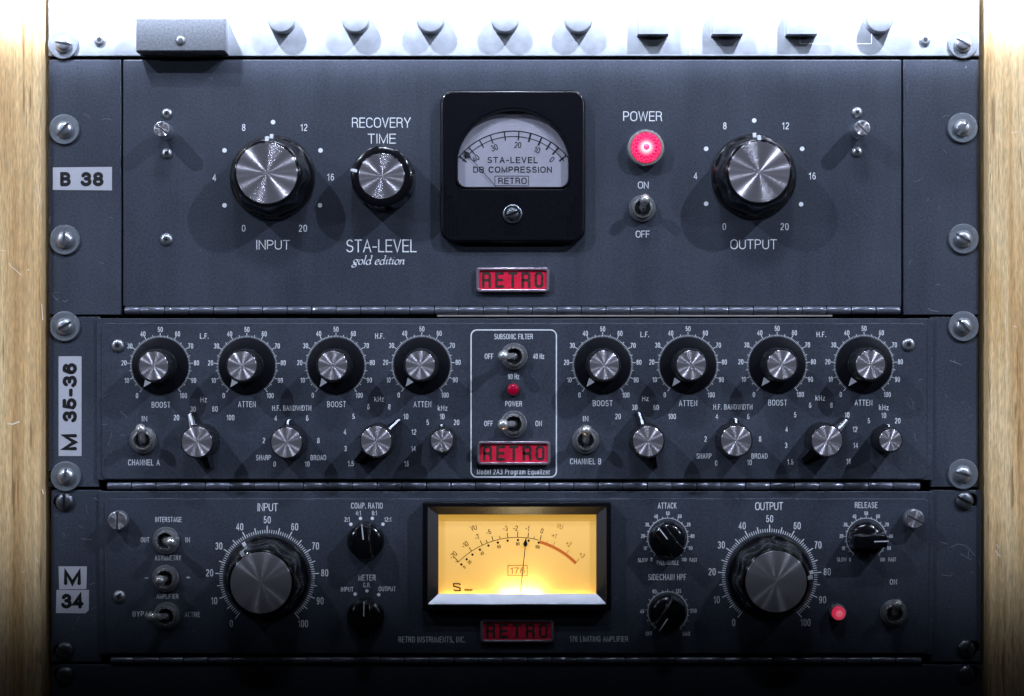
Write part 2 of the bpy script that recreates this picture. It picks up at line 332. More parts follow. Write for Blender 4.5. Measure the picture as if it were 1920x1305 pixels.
# ---------------------------------------------------------------- a plain grotesque stroke alphabet (cap height 1)
def arc(cx,cy,rx,ry,a0,a1,n=10): return [(cx+rx*math.cos(R(a0+(a1-a0)*i/n)),cy+ry*math.sin(R(a0+(a1-a0)*i/n))) for i in range(n+1)]
G={}
def g(ch,w,*ls): G[ch]=(w,ls)
g('A',.60,[(0,0),(.30,1),(.60,0)],[(.11,.34),(.49,.34)])
g('B',.52,[(0,0),(0,1),(.28,1)]+arc(.28,.765,.20,.235,90,-90)+[(0,.53)],[(.28,.53)]+arc(.28,.265,.24,.265,90,-90)+[(0,0)])
g('C',.56,arc(.29,.70,.27,.30,15,90,6)+arc(.29,.70,.29,.30,90,180,6)+arc(.29,.30,.29,.30,180,270,6)+arc(.29,.30,.27,.30,270,345,6))
g('D',.54,[(0,0),(0,1),(.24,1)]+arc(.24,.68,.30,.32,90,0,6)+arc(.24,.32,.30,.32,0,-90,6)+[(0,0)])
g('E',.47,[(.47,1),(0,1),(0,0),(.47,0)],[(0,.52),(.43,.52)])
g('F',.44,[(.44,1),(0,1),(0,0)],[(0,.50),(.38,.50)])
g('G',.58,arc(.29,.70,.27,.30,15,90,6)+arc(.29,.70,.29,.30,90,180,6)+arc(.29,.30,.29,.30,180,270,6)+arc(.29,.30,.27,.30,270,350,6)+[(.56,.46),(.32,.46)],[(.56,.4),(.56,0)])
g('H',.54,[(0,0),(0,1)],[(.54,0),(.54,1)],[(0,.52),(.54,.52)])
g('I',.02,[(.01,0),(.01,1)])
g('K',.55,[(0,0),(0,1)],[(.50,1),(0,.40)],[(.17,.60),(.55,0)])
g('L',.43,[(0,1),(0,0),(.43,0)])
g('M',.66,[(0,0),(0,1),(.33,.02),(.66,1),(.66,0)])
g('N',.54,[(0,0),(0,1),(.54,0),(.54,1)])
g('O',.60,arc(.30,.69,.30,.31,0,180,12)+arc(.30,.31,.30,.31,180,360,12)+[(.60,.69)])
g('P',.50,[(0,0),(0,1),(.26,1)]+arc(.26,.735,.24,.265,90,-90)+[(0,.47)])
g('Q',.60,arc(.30,.69,.30,.31,0,180,12)+arc(.30,.31,.30,.31,180,360,12)+[(.60,.69)],[(.34,.24),(.62,-.04)])
g('R',.53,[(0,0),(0,1),(.28,1)]+arc(.28,.755,.22,.245,90,-90)+[(0,.51)],[(.28,.51)]+arc(.28,.33,.2,.18,90,0,5)+[(.48,.15),(.53,0)])
g('S',.52,arc(.27,.75,.22,.25,20,90,5)+arc(.27,.75,.24,.25,90,240,9)+[(.38,.46)]+arc(.27,.26,.25,.26,50,-90,9)+arc(.25,.26,.25,.26,-90,-165,5))
g('T',.52,[(0,1),(.52,1)],[(.26,1),(.26,0)])
g('U',.54,[(0,1),(0,.30)]+arc(.27,.30,.27,.30,180,360,14)+[(.54,1)])
g('V',.56,[(0,1),(.28,0),(.56,1)])
g('W',.86,[(0,1),(.21,0),(.43,.97),(.65,0),(.86,1)])
g('X',.56,[(0,0),(.54,1)],[(.02,1),(.56,0)])
g('Y',.56,[(0,1),(.28,.42),(.56,1)],[(.28,.42),(.28,0)])
g('Z',.52,[(.02,1),(.50,1),(0,0),(.52,0)])
g('0',.46,arc(.23,.70,.23,.30,0,180,12)+arc(.23,.30,.23,.30,180,360,12)+[(.46,.70)])
g('1',.26,[(0,.80),(.14,.84),(.22,1),(.22,0)])
g('2',.46,arc(.23,.73,.22,.27,170,-35,12)+[(.02,.12),(0,0),(.46,0)])
g('3',.46,arc(.23,.76,.20,.24,165,-75,12)+[(.2,.53)],[(.2,.53)]+arc(.22,.27,.24,.27,85,-165,14))
g('4',.48,[(.36,0),(.36,1),(0,.27),(.48,.27)])
g('5',.46,[(.42,1),(.09,1),(.03,.50)]+arc(.22,.33,.24,.30,130,-160,14)[1:])
g('6',.46,arc(.23,.76,.20,.24,20,120,7)+[(.01,.5)]+arc(.23,.31,.22,.31,180,540,18))
g('7',.44,[(0,1),(.44,1),(.22,.5),(.13,0)])
g('8',.46,arc(.23,.765,.20,.235,-90,270,16),arc(.23,.265,.23,.265,90,450,16))
g('9',.46,arc(.23,.24,.20,.24,200,300,7)+[(.45,.5)]+arc(.23,.69,.22,.31,0,360,18))
g('-',.28,[(0,.40),(.28,.40)]); g('+',.5,[(0,.42),(.5,.42)],[(.25,.17),(.25,.67)])
g('.',.04,[(.02,0),(.02,.09)]); g(',',.04,[(.04,.09),(.0,-.14)]); g(':',.04,[(.02,0),(.02,.1)],[(.02,.55),(.02,.65)])
g(' ',.16)
xh=.70
def bowl(cx=.23,rx=.23,ry=.36): return arc(cx,ry,rx,ry,0,360,18)
g('k',.42,[(0,0),(0,1)],[(.38,xh),(0,.28)],[(.14,.42),(.42,0)]); g('z',.40,[(0,xh),(.38,xh),(0,0),(.40,0)])
g('o',.46,bowl()); g('d',.46,bowl(),[(.46,1),(.46,0)]); g('q',.46,bowl(),[(.46,xh),(.46,-.28)])
g('a',.44,arc(.21,.52,.19,.20,165,0,8)+[(.40,.12),(.44,0)],[(.40,.42),(.2,.39)]+arc(.19,.2,.19,.2,90,300,9)+[(.40,.16)])
g('e',.45,[(0,.37),(.45,.37)]+arc(.225,.36,.225,.36,0,325,18)); g('l',.02,[(.01,0),(.01,1)]); g('i',.02,[(.01,0),(.01,xh)],[(.01,.87),(.01,1)])
g('r',.26,[(0,0),(0,xh)],[(0,.48)]+arc(.24,.48,.24,.23,180,95,5)); g('u',.40,[(0,xh),(0,.2)]+arc(.2,.2,.2,.2,180,360,8)+[(.40,xh)],[(.40,.3),(.40,0)])
g('g',.46,bowl(),[(.46,xh),(.46,-.08)]+arc(.23,-.08,.23,.2,0,-160,8)); g('m',.66,[(0,0),(0,xh)],[(0,.5)]+arc(.165,.5,.165,.21,180,0,8)+[(.33,0)],[(.33,.5)]+arc(.495,.5,.165,.21,180,0,8)+[(.66,0)])
# badge alphabet, and the clerk's sloped lowercase for the script line
B={'R':(.72,[[(0,0),(0,1),(.60,1),(.72,.88),(.72,.60),(.60,.48),(0,.48)],[(.56,.46),(.72,.34),(.72,0)]]),
   'E':(.68,[[(.68,1),(0,1),(0,0),(.68,0)],[(0,.5),(.60,.5)]]),
   'T':(.70,[[(0,1),(.70,1)],[(.35,1),(.35,0)]]),
   'O':(.70,[[(.14,0),(.56,0),(.70,.14),(.70,.86),(.56,1),(.14,1),(0,.86),(0,.14),(.14,0)]])}

def text_into(mb,s,cx,cy,h,w=None,sw=1.3,z=0,rot=0,track=.20,cap='square',xs=None):
    """s centred on (cx,cy) px (y up), cap height h px, fitted to width w px, stroke sw px, rot clockwise degrees"""
    hh=h-sw
    adv=0; gl=[]
    for ch in s:
        gw,ls=G[ch]; gl.append((adv,gw,ls)); adv+=gw+track
    adv-=track
    if w: X=(w-sw)/adv
    else: X=hh*(xs or .88)
    c,sn=math.cos(R(rot)),math.sin(R(rot))
    for a,gw,ls in gl:
        for l in ls:
            pts=[]
            for x,y in l:
                u=(a+x-adv/2)*X; v=(y-.5)*hh
                pts.append((cx+u*c+v*sn,cy-u*sn+v*c))
            closed=(Vector(pts[0])-Vector(pts[-1])).length<.02*h and len(pts)>4
            mb.stroke(pts,sw,z,closed=closed,cap='round' if cap=='round' else 'flat' if len(l)>9 else cap)
    return adv*X
def letters(parent,s,px,py,h,w=None,sw=None,zh=0,m='print',name='lettering',rot=0,track=.20):
    sw=sw or max(1.05,h*.125)
    if h<13: track=max(track,.33)
    def f():
        mb=MB(); text_into(mb,s,0,0,h,w,sw,.12,track=track); return mb.mesh(name,m)
    return part(name,cached(('t',s,h,w,sw,m,track),f),parent,px,py,zh,rot)

# ---------------------------------------------------------------- shared hardware
def washer_mesh():
    mb=MB(); mb.lathe([(28.5,0),(28.5,.8),(27.5,1.25),(26,1.35),(19,.95),(16,.95)],48); return mb.mesh('washer','washer',40)
def head_mesh(r=16,hh=2.6,m='nickel'):
    mb=MB(); n=40; prof=[(r,0),(r,.5)]+[(r*math.cos(R(a)),.5+hh*math.sin(R(a))) for a in (15,30,45,58)]
    # slotted dome: two half domes either side of a real slot
    top=.5+hh*.85; sl=r*.15
    for sgn in (-1,1):
        rings=[]
        for (q,z) in prof:
            ring=[]
            a0=math.asin(min(.98,sl/q)); 
            for i in range(n//2+1):
                a=a0+(math.pi-2*a0)*i/(n//2); ring.append((q*math.cos(a),sgn*q*math.sin(a),z))
            rings.append(ring)
        m2=len(rings[0]); vs=[v for rg in rings for v in rg]; fs=[]
        for k in range(len(rings)-1):
            for i in range(m2-1):
                f=(k*m2+i,k*m2+i+1,(k+1)*m2+i+1,(k+1)*m2+i); fs.append(f if sgn>0 else f[::-1])
        last=tuple((len(rings)-1)*m2+i for i in range(m2)); fs.append(last if sgn>0 else last[::-1])
        wall=[k*m2 for k in range(len(rings))]+[k*m2+m2-1 for k in reversed(range(len(rings)))]; fs.append(tuple(wall))
        mb.add(vs,fs)
    mb.lathe([(r*.97,0),(r*.95,top*.42)],32)
    return mb.mesh('slotted_head',m,35)
def rack_screw(px,py,slot,label,washer=True,h=0,grp='rack mounting screws',m='nickel'):
    t=thing('rack_screw',label,'screw',px,py,h,grp)
    if washer:
        part('washer',cached('washer',washer_mesh),t,px,py,h)
        part('screw_head',cached(('head',m),lambda:head_mesh(16,2.8,m)),t,px,py,h+1.0,90+slot)
    else:
        part('screw_head',cached(('head2',m),lambda:head_mesh(17,2.2,m)),t,px,py,h,90+slot)
    return t
def phillips_mesh(r):
    mb=MB(); mb.lathe([(r,0),(r*.97,.4),(r*.8,1.0),(r*.55,1.35),(r*.3,1.45)],32); return mb.mesh('small_screw','nickel',50)
def cross_mesh(r):
    mb=MB(); a=r*.42; b=r*.13
    mb.box(-a,-b,1.2,a,b,1.50); mb.box(-b,-a,1.2,b,a,1.505); return mb.mesh('cross_recess','dark')
def phillips(parent,px,py,r,h,rot=0):
    o=part('small_screw',cached(('ph',r),lambda:phillips_mesh(r)),parent,px,py,h,rot); sub('cross_recess',cached(('cr',r),lambda:cross_mesh(r)),o); return o
def hexscrew(parent,px,py,r,h,m='nickel'):
    def f():
        mb=MB(); mb.lathe([(r,0),(r,.3),(r*.9,.9),(r*.7,1.3),(r*.5,1.4)],32); return mb.mesh('button_screw',m,50)
    def f2():
        mb=MB(); mb.lathe([(r*.42,1.2),(r*.42,1.44)],6); return mb.mesh('hex_socket','dark')
    o=part('button_screw',cached(('bs',r,m),f),parent,px,py,h,15); sub('hex_socket',cached(('hs',r),f2),o); return o
def thumb_screw(parent,px,py,r,hh,slot,h):
    def f():
        mb=MB(); mb.lathe([(r*.8,0),(r*.8,hh*.25),(r*1.02,hh*.3),(r*1.02,hh-.6),(r*.98,hh-.15),(r*.93,hh)],48,mod=lambda a,q,z,i:(.35 if i%2 else 0) if hh*.28<z<hh-.3 else 0); return mb.mesh('thumb_screw','nickel',50)
    def f2():
        mb=MB(); mb.box(-r*.95,-r*.09,hh-.3,r*.95,r*.09,hh+.04); return mb.mesh('slot','steel')
    def f3():
        mb=MB(); mb.lathe([(r*.9,hh-.1),(r*.9,hh+.02)],48); return mb.mesh('screw_face','spun',30)
    o=part('thumb_screw',cached(('th',r,hh),f),parent,px,py,h)
    sub('screw_face',cached(('thf',r,hh),f3),o); sub('slot',cached(('ths',r,hh),f2),o,rot=slot-90+90); return o

def toggle(parent,px,py,tipx,tipy,h,tall=14.0,R0=25):
    def nut():
        mb=MB(); mb.lathe([(R0,0),(R0,1.3),(R0*.95,1.7),(R0*.80,1.7)],88,mod=lambda a,r,z,i:(.35 if i%2 else -.35) if r>R0*.94 else 0)
        return mb.mesh('toggle_switch','steel2',30)
    def bush():
        mb=MB(); mb.lathe([(R0*.78,1.5),(R0*.78,3.6),(R0*.74,4.2),(R0*.62,4.4),(R0*.60,4.2),(R0*.575,1.7)],56,cap=False); return mb.mesh('bushing','chrome',40)
    def well():
        mb=MB(); mb.lathe([(R0*.60,1.72),(R0*.3,1.75)],32); return mb.mesh('bushing_well','dark')
    o=part('toggle_switch',cached(('nut',R0),nut),parent,px,py,h)
    sub('bushing',cached(('bush',R0),bush),o); sub('bushing_well',cached(('well',R0),well),o)
    # lever: tapered bat, leaning so that its tip stands where the photo shows it
    kk=(h+tall)*.001/DIST
    dx=(tipx-CX)*(1-kk)-(px-CX); dy=-((tipy-CY)*(1-kk)-(py-CY))
    L=Vector((dx*PX*1000,dy*PX*1000,tall-2.2)); D=L.length; q=L.to_track_quat('Z','Y')
    mb=MB(); rp=.27655
    prof=[(1.5,0),(1.55,2),(1.75,D*.45),(2.15,D*.74),(2.6,D-2.6)]+[(2.85*math.cos(R(a)),D-1.9+2.7*math.sin(R(a))) for a in (-25,0,25,50,70,84)]
    n=28; vs=[];fs=[]
    for (r,z) in prof:
        for i in range(n):
            a=2*math.pi*i/n; v=q@Vector((r*math.cos(a),r*math.sin(a),z)); vs.append((v.x/rp,v.y/rp,v.z+2.2))
    for k in range(len(prof)-1):
        for i in range(n):
            j=(i+1)%n; fs.append((k*n+i,k*n+j,(k+1)*n+j,(k+1)*n+i))
    fs.append(tuple((len(prof)-1)*n+i for i in range(n)))
    mb.add(vs,fs); sub('lever',mb.mesh('lever','lever',50),o)
    # collar the lever grows from
    def col():
        mb=MB(); mb.lathe([(7.5,1.9),(7.5,2.6),(5,3.6),(3,4.0)],28); return mb.mesh('lever_pivot','steel',50)
    sub('lever_pivot',cached('pivot',col),o)
    return o

# ---- knobs
def cap_mesh(r,z):
    def f():
        mb=MB(); mb.lathe([(r,z-.3),(r,z),(r-.8,z+.18),(.01,z+.181)],72); return mb.mesh('knob_cap','spun_lit' if z>21 else 'spun' if r>40 else 'spunsoft',25)
    return cached(('cap',r,z),f)
def big_knob(parent,px,py,h,rot,hh,capr=56):
    """flared skirt, fluted body, spun cap"""
    K=hh/21.0
    def body():
        def md(a,r,z,i):
            if 4.5*K<z<19*K and r<72: return 2.0*math.cos(8*a)*(1 if z<17.5*K else .6)
            return 0
        mb=MB(); mb.lathe([(80,0),(80,1.0),(79,1.9),(76,2.8),(72.5,3.6),(69,5*K),(67,8*K),(65.5,13*K),(64.5,17.5*K),(63,19.2*K),(61,20.3*K),(58.5,20.9*K),(57.2,20.9*K),(56.6,20.3*K)],160,mod=md)
        return mb.mesh('control_knob','black',55)
    def ptr():
        mb=MB()
        mb.box(-3,71,2.2,3,80,3.8); mb.box(-3.2,58.5,19.2*K,3.2,66.8,21.1*K); mb.box(-2.4,63,4.5*K,2.4,68.4,19.2*K)
        return mb.mesh('pointer_line','print')
    o=part('control_knob',cached(('bk',hh),body),parent,px,py,h,rot)
    sub('knob_cap',cap_mesh(capr,20.7*K),o); sub('pointer_line',cached(('bp',hh),ptr),o); return o
def scallop_knob(parent,px,py,h,rot):
    def body():
        def md(a,r,z,i):
            if 1<z<15.2 and r>54: 
                t=max(0,math.cos(8*a))**3; return -4.2*t
            return 0
        mb=MB(); mb.lathe([(60,0),(60,1.4),(59,4),(58,13.5),(56.5,15.2),(53,16.0),(44,16.3),(43,15.9)],160,mod=md); return mb.mesh('control_knob','black',55)
    def ptr():
        mb=MB(); mb.box(-2.6,46,15.6,2.6,55,16.45); mb.box(-2.2,50,6,2.2,58.5,15.4); return mb.mesh('pointer_line','print')
    o=part('control_knob',cached('sk',body),parent,px,py,h,rot+22.5)
    sub('knob_cap',cap_mesh(42,16.2),o); sub('pointer_line',cached('sp',ptr),o,rot=-22.5); return o
def skirt_knob(parent,px,py,h,rot):
    def skirt():
        mb=MB(); mb.lathe([(52.5,0),(52.5,.7),(51.5,1.2),(34,2.6),(31,2.6)],96); return mb.mesh('control_knob','satin',40)
    def body():
        mb=MB(); mb.lathe([(33,2.4),(31.5,2.8),(31,4),(30.5,14.5),(30,15.6),(28.6,16.2),(27.3,16.2),(27.0,15.8)],128,mod=lambda a,r,z,i:(.55 if i%2 else -.55) if 3<z<15 else 0); return mb.mesh('knurled_body','knurl',28)
    def ptr():
        mb=MB(); mb.add([(-6.8,34,2.72),(6.8,34,2.72),(0,50,1.5)],[(0,1,2)]); return mb.mesh('pointer_arrow','print')
    o=part('control_knob',cached('ek',skirt),parent,px,py,h,rot)
    sub('knurled_body',cached('eb',body),o); sub('knob_cap',cap_mesh(26.8,16.1),o); sub('pointer_arrow',cached('ep',ptr),o); return o
def wing_knob(parent,px,py,h,rot,r,tip,double,hh=16.0):
    s=r/28.0
    def body():
        mb=MB(); mb.lathe([(r+4.0,0),(r+3.6,3),(r+2.6,hh-1.6),(r+1.6,hh-.5),(r+.6,hh),(r,hh-.2)],112,mod=lambda a,q,z,i:(.6 if i%2 else -.6) if z<hh-1 else 0); return mb.mesh('control_knob','knurl',28)
    def wing(sgn):
        mb=MB(); wi=9.5*s; wo=5.0*s; z1=hh*.84; z2=hh*.62
        y0,y1=r-3,tip
        vs=[(-wi,sgn*y0,0),(wi,sgn*y0,0),(wo,sgn*y1,0),(-wo,sgn*y1,0),(-wi*.8,sgn*y0,z1),(wi*.8,sgn*y0,z1),(wo*.8,sgn*(y1-1.5),z2),(-wo*.8,sgn*(y1-1.5),z2)]
        fs=[(0,1,5,4),(1,2,6,5),(2,3,7,6),(3,0,4,7),(4,5,6,7)]
        if sgn<0: fs=[f[::-1] for f in fs]
        mb.add(vs,fs)
        return mb.mesh('pointer_wing','black')
    def line():
        mb=MB(); z1=hh*.84; z2=hh*.62; y0,y1=r+4,tip-1.5
        zz=lambda y:z1+(z2-z1)*(y-(r-3))/(tip-1.5-(r-3))
        ww=1.7*s+.3
        mb.add([(-ww,y0,zz(y0)+.12),(ww,y0,zz(y0)+.12),(ww,y1,zz(y1)+.12),(-ww,y1,zz(y1)+.12),(ww,y1+1.3,z2*.55),(-ww,y1+1.3,z2*.55)],[(0,1,2,3),(3,2,4,5)]); return mb.mesh('pointer_line','print')
    o=part('control_knob',cached(('wk',r,hh),body),parent,px,py,h,rot)
    sub('knob_cap',cap_mesh(r-.6,hh-.05),o)
    sub('pointer_wing',cached(('ww',r,tip,1),lambda:wing(1)),o)
    if double: sub('pointer_wing',cached(('ww',r,tip,-1),lambda:wing(-1)),o)
    sub('pointer_line',cached(('wl',r,tip),line),o); return o
def bar_knob(parent,px,py,h,rot,r=35,hh=13.0):
    def base():
        mb=MB(); mb.lathe([(r,0),(r,1.6),(r-1.2,2.6),(r-4,3.6),(r-9,4.6),(r-16,5.2),(8,5.4)],72); return mb.mesh('control_knob','black',50)
    def bar():
        mb=MB(); n=10; W0,W1=14.5,11.5; Rr=r-1
        # bar following the round base at both ends, with softened top edges
        def ring(wd,rad,z):
            a0=math.asin(wd/rad); out=[]
            for s0 in (0,math.pi):
                for i in range(n+1):
                    a=s0-a0+2*a0*i/n; out.append((rad*math.sin(a),rad*math.cos(a),z))
            return out
        rings=[ring(W0,Rr,1.5),ring(W0*.93,Rr-.6,hh*.6),ring(W1+.6,Rr-2,hh-.9),ring(W1-.3,Rr-3.4,hh-.25),ring(W1-1.8,Rr-5,hh)]
        m2=2*(n+1); vs=[v for g_ in rings for v in g_]; fs=[]
        for k in range(len(rings)-1):
            for i in range(m2):
                j=(i+1)%m2; fs.append((k*m2+i,(k+1)*m2+i,(k+1)*m2+j,k*m2+j))
        fs.append(tuple(len(rings)*m2-1-i for i in range(m2)))
        mb.add(vs,fs); return mb.mesh('grip_bar','black',40)
    def line():
        mb=MB(); mb.box(-1.1,6,hh-.3,1.1,r-6,hh+.06); mb.box(-1.0,r-6,hh-1.3,1.0,r-2.2,hh-.12); return mb.mesh('pointer_line','print')
    o=part('control_knob',cached(('bar0',r),base),parent,px,py,h,rot); sub('grip_bar',cached(('bar1',r),bar),o); sub('pointer_line',cached(('bar2',r),line),o); return o

def dial_scale(parent,px,py,h,kind):
    def f():
        mb=MB(); A=142.0
        if kind=='eq': ri,r1,r2,r3,rn,re,th,sw,tw=53.6,56.6,59.0,62.0,68,70.5,9.6,1.15,.75
        elif kind=='big': ri,r1,r2,r3,rn,re,th,sw,tw=83,89.5,95,97,108,109,13.5,1.5,1.35
        else: ri,r1,r2,r3,rn,re,th,sw,tw=37.2,39.2,41.0,42.5,46.5,50,7,.95,.6
        for i in range(101):
            a=R(-A+2*A*i/100); ro=r3 if i%10==0 else r2 if i%5==0 else r1
            if kind in('small','hpf') and i%5: 
                if i%2: continue
            t=tw*(1.35 if i%5==0 else 1)
            s_,c_=math.sin(a),math.cos(a)
            mb.stroke([(ri*s_,ri*c_),(ro*s_,ro*c_)],t,.1)
        if kind in('small','hpf'):
            mb.stroke([(37.3*math.sin(R(a)),37.3*math.cos(R(a))) for a in range(-142,143,6)],.8,.1)
        if kind!='hpf':
            for n in range(0,101,10):
                a=R(-A+2*A*n/100); q=re if n in(0,100) else rn
                x,y=q*math.sin(a),q*math.cos(a)
                if kind=='small' and n in (0,100): x*=.98;y=-40
                text_into(mb,str(n),x,y,th,None,sw,.1,track=.33,xs=.78)
        return mb.mesh('dial_scale','print')
    return part('dial_scale',cached(('dial',kind),f),parent,px,py,h)
def marks(parent,items,px,py,h,th,sw=1.1,name='dial_scale',dots=(),dotr=3,xs=.85):
    mb=MB()
    for s,x,y in items: text_into(mb,s,x-px,py-y,th,None,sw,.1,track=.33,xs=xs)
    for x,y in dots: mb.disc(x-px,py-y,dotr,.1)
    return part(name,mb.mesh(name,'print'),parent,px,py,h)
def outline(parent,x0,y0,x1,y1,r,w,h,m='print',name='printed_frame'):
    cx,cy=(x0+x1)/2,(y0+y1)/2; mb=MB(); mb.stroke(rr(x0-cx,y0-cy,x1-cx,y1-cy,r,6),w,.1,closed=True)
    return part(name,mb.mesh(name,m),parent,cx,cy,h)
def plate(parent,name,x0,y0,x1,y1,z0,z1,r=2,bev=.25,m='panel',holes=(),notch=(),label=None):
    cx,cy=(x0+x1)/2,(y0+y1)/2
    if notch:   # slots open to one side: list of (side,y,depth)
        side=notch[0][0]; ys=sorted(n[1] for n in notch); dpt=notch[0][2]; hw=10
        X0,X1,Y0,Y1=x0-cx,x1-cx,cy-y1,cy-y0
        pts=[]
        if side=='l':
            pts=[(X1,Y0),(X1,Y1),(X0,Y1)]
            for y in ys: v=cy-y; pts+=[(X0,v+hw),(X0+dpt,v+hw),(X0+dpt+hw*.7,v+hw*.7),(X0+dpt+hw,v),(X0+dpt+hw*.7,v-hw*.7),(X0+dpt,v-hw),(X0,v-hw)]
            pts.append((X0,Y0))
        else:
            pts=[(X0,Y1),(X0,Y0),(X1,Y0)]
            for y in sorted(ys,reverse=True): v=cy-y; pts+=[(X1,v-hw),(X1-dpt,v-hw),(X1-dpt-hw*.7,v-hw*.7),(X1-dpt-hw,v),(X1-dpt-hw*.7,v+hw*.7),(X1-dpt,v+hw),(X1,v+hw)]
            pts.append((X1,Y1))
        loops=[pts]
    else: loops=[rr(x0-cx,cy-y1,x1-cx,cy-y0,r,5)]
    for (a,b,c_,d,q) in holes: loops.append(rr(a-cx,cy-d,c_-cx,cy-b,q,5)[::-1])
    return part(name,plate_mesh(name,loops,z0,z1,bev,m),parent,cx,cy,0,label=label)
def hinge(parent,x0,x1,yc,first,pitch=46.0,r=7.7):
    b=MB(); b.box(x0-965,-r*.3,-3,x1-965,r*.3,-.6)
    o=part('hinge',b.mesh('hinge','dark'),parent,965,yc,0)
    def kn(wd,chip):
        mb=MB(); n=14; rz=r*PX*1000
        xs=[(-wd/2,.88),(-wd/2+1.2,1),(wd/2-1.2,1),(wd/2,.88)]
        vs=[];fs=[]
        for x,s_ in xs:
            for i in range(n): a=2*math.pi*i/n; vs.append((x,r*s_*math.cos(a),rz*s_*math.sin(a)))
        for k in range(3):
            for i in range(n): j=(i+1)%n; fs.append((k*n+i,k*n+j,(k+1)*n+j,(k+1)*n+i))
        fs.append(tuple(range(n))[::-1]); fs.append(tuple(3*n+i for i in range(n)))
        mb.add(vs,fs); return mb.mesh('knuckle','hinge',40)
    edges=[x0,first]
    while edges[-1]+pitch<x1-8: edges.append(edges[-1]+pitch)
    edges.append(x1)
    for i in range(len(edges)-1):
        a,b_=edges[i],edges[i+1]; wd=round(b_-a-1.5,1)
        s_=sub('knuckle',cached(('kn',wd),lambda:kn(wd,0)),o,((a+b_)/2-965,random.uniform(-.25,.25),-.4+random.uniform(-.1,.1)))
    return o
def badge(parent,x0,y0,x1,y1,h):
    cx,cy=(x0+x1)/2,(y0+y1)/2; X,Y=(x1-x0)/2,(y1-y0)/2
    def rim(): return plate_mesh('nameplate',[rr(-X,-Y,X,Y,7,5),rr(-X+5.5,-Y+5.5,X-5.5,Y-5.5,4,4)[::-1]],0,2.4,.5,'acryl',50)
    def face(): return plate_mesh('red_face',[rr(-X+4,-Y+4,X-4,Y-4,4,4)],0,1.4,.1,'red')
    def lets():
        mb=MB(); s='RETRO'; Hh=Y*2-17; gap=(X*2-14)/5.0
        for i,ch in enumerate(s):
            wdt,ls=B[ch]; lw=gap*.49; ox=-X+7+gap*i+(gap-lw)/2
            for l in ls:
                P=[(ox+x/.71*lw,(y-.5)*(Hh-4.5)) for x,y in l]
                mb.stroke(P,4.7,1.5,closed=(P[0]==P[-1]),cap='square' if P[0]!=P[-1] else 'flat')
        return mb.mesh('raised_letters','badgeletter')
    k=(round(X,1),round(Y,1))
    o=part('nameplate',cached(('bd',k),rim),parent,cx,cy,h)
    sub('red_face',cached(('bf',k),face),o); sub('raised_letters',cached(('bl',k),lets),o); return o

# ================================================================ the setting
def setting(name,me,loc=(0,0,0),rot=(0,0,0)):
    o=bpy.data.objects.new(name,me); C.objects.link(o); o.location=loc; o.rotation_euler=rot; o['kind']='structure'; return o
mb=MB(); mb.box(40-CX,CY-1500,-16,1890-CX,CY+300,-12); setting('back_wall',mb.mesh('back_wall','back'),rot=(R(90),0,0))

def post(px0,px1,label,m,inner):
    t=thing('rack_post',label,'wooden post',(px0+px1)/2,1420,0)
    def slab(a,b,z1,nm,mm,ch):
        cx=(a+b)/2
        me=plate_mesh(nm,[rr(a-cx,CY-1420-0,b-cx,CY+150,3,4)],-30,z1,ch,mm,40)
        o=bpy.data.objects.new(nm,me); C.objects.link(o); o.parent=t; o.location=Vector(((cx-CX)*PX,0,0))-t.location; o.rotation_euler=(R(90),0,0); return o
    slab(px0,px1,6,'post_board',m,1.2)
    return t
# object-space grain runs along local Y of the plate -> swap the mapping axes
for mm in ('wood','wood2'):
    for nd in M[mm].node_tree.nodes:
        if nd.type=='MAPPING': s_=nd.inputs['Scale'].default_value; nd.inputs['Scale'].default_value=(s_[0],s_[2],s_[1])
post(-160,84,'pale pine rack post on the left side of the equipment, scratched at mid height','wood',84)
post(1847,2090,'pine rack post on the right side of the equipment, streaked with brown grain','wood2',1847)

# ================================================================ unit above (only its lower edge shows)
u0=thing('upper_rack_unit','brightly lit silver unit at the very top, only its bottom edge with knobs showing','rack unit',965,105)
plate(u0,'faceplate',90,-60,1836,105,-3,0,2,.3,'silver')
def small_top_knob(px):
    def f():
        mb=MB(); mb.lathe([(27,0),(27,.6),(26.5,5.5),(25.5,6.4),(23,6.6)],40); return mb.mesh('control_knob','silver',40)
    def p():
        mb=MB(); mb.box(-1.6,2,9.9,1.6,22,10.1); return mb.mesh('pointer_line','ink')
    o=part('control_knob',cached('topk',f),u0,px,38,0,random.uniform(-60,60)); return o
for x in (530,668,808,947,1084): small_top_knob(x)
for x in (1224,1362,1500):
    def f():
        mb=MB(); mb.box(-29,-24,0,29,24,5.5,1.5); return mb.mesh('push_button','silver')
    part('push_button',cached('pbtn',f),u0,x+(x-965)*.004-2,45,0)
o=small_top_knob(1646); o.rotation_euler=(R(90),R(215),0)
cv=MB(); cv.box(-83,-31,0,83,31,10,2.2)
o=part('transformer_cover',cv.mesh('transformer_cover','cover'),u0,346,72,0)
s=MB(); s.lathe([(9,10),(8.6,10.6),(6,11.1),(3,11.2)],28); s=sub('cover_screw',s.mesh('cover_screw','nickel',50),o,(-.5,-11,0))
hexscrew(u0,187,75,11,0); hexscrew(u0,1734,75,11,0)
mb=MB(); mb.stroke([(-67,9),(-67,-9),(67,-9),(67,11)],1.4,.1); mb.stroke([(-272,2),(-272,-30)],1.4,.1)
part('printed_bracket',mb.mesh('printed_bracket','print'),u0,1567,73,0)

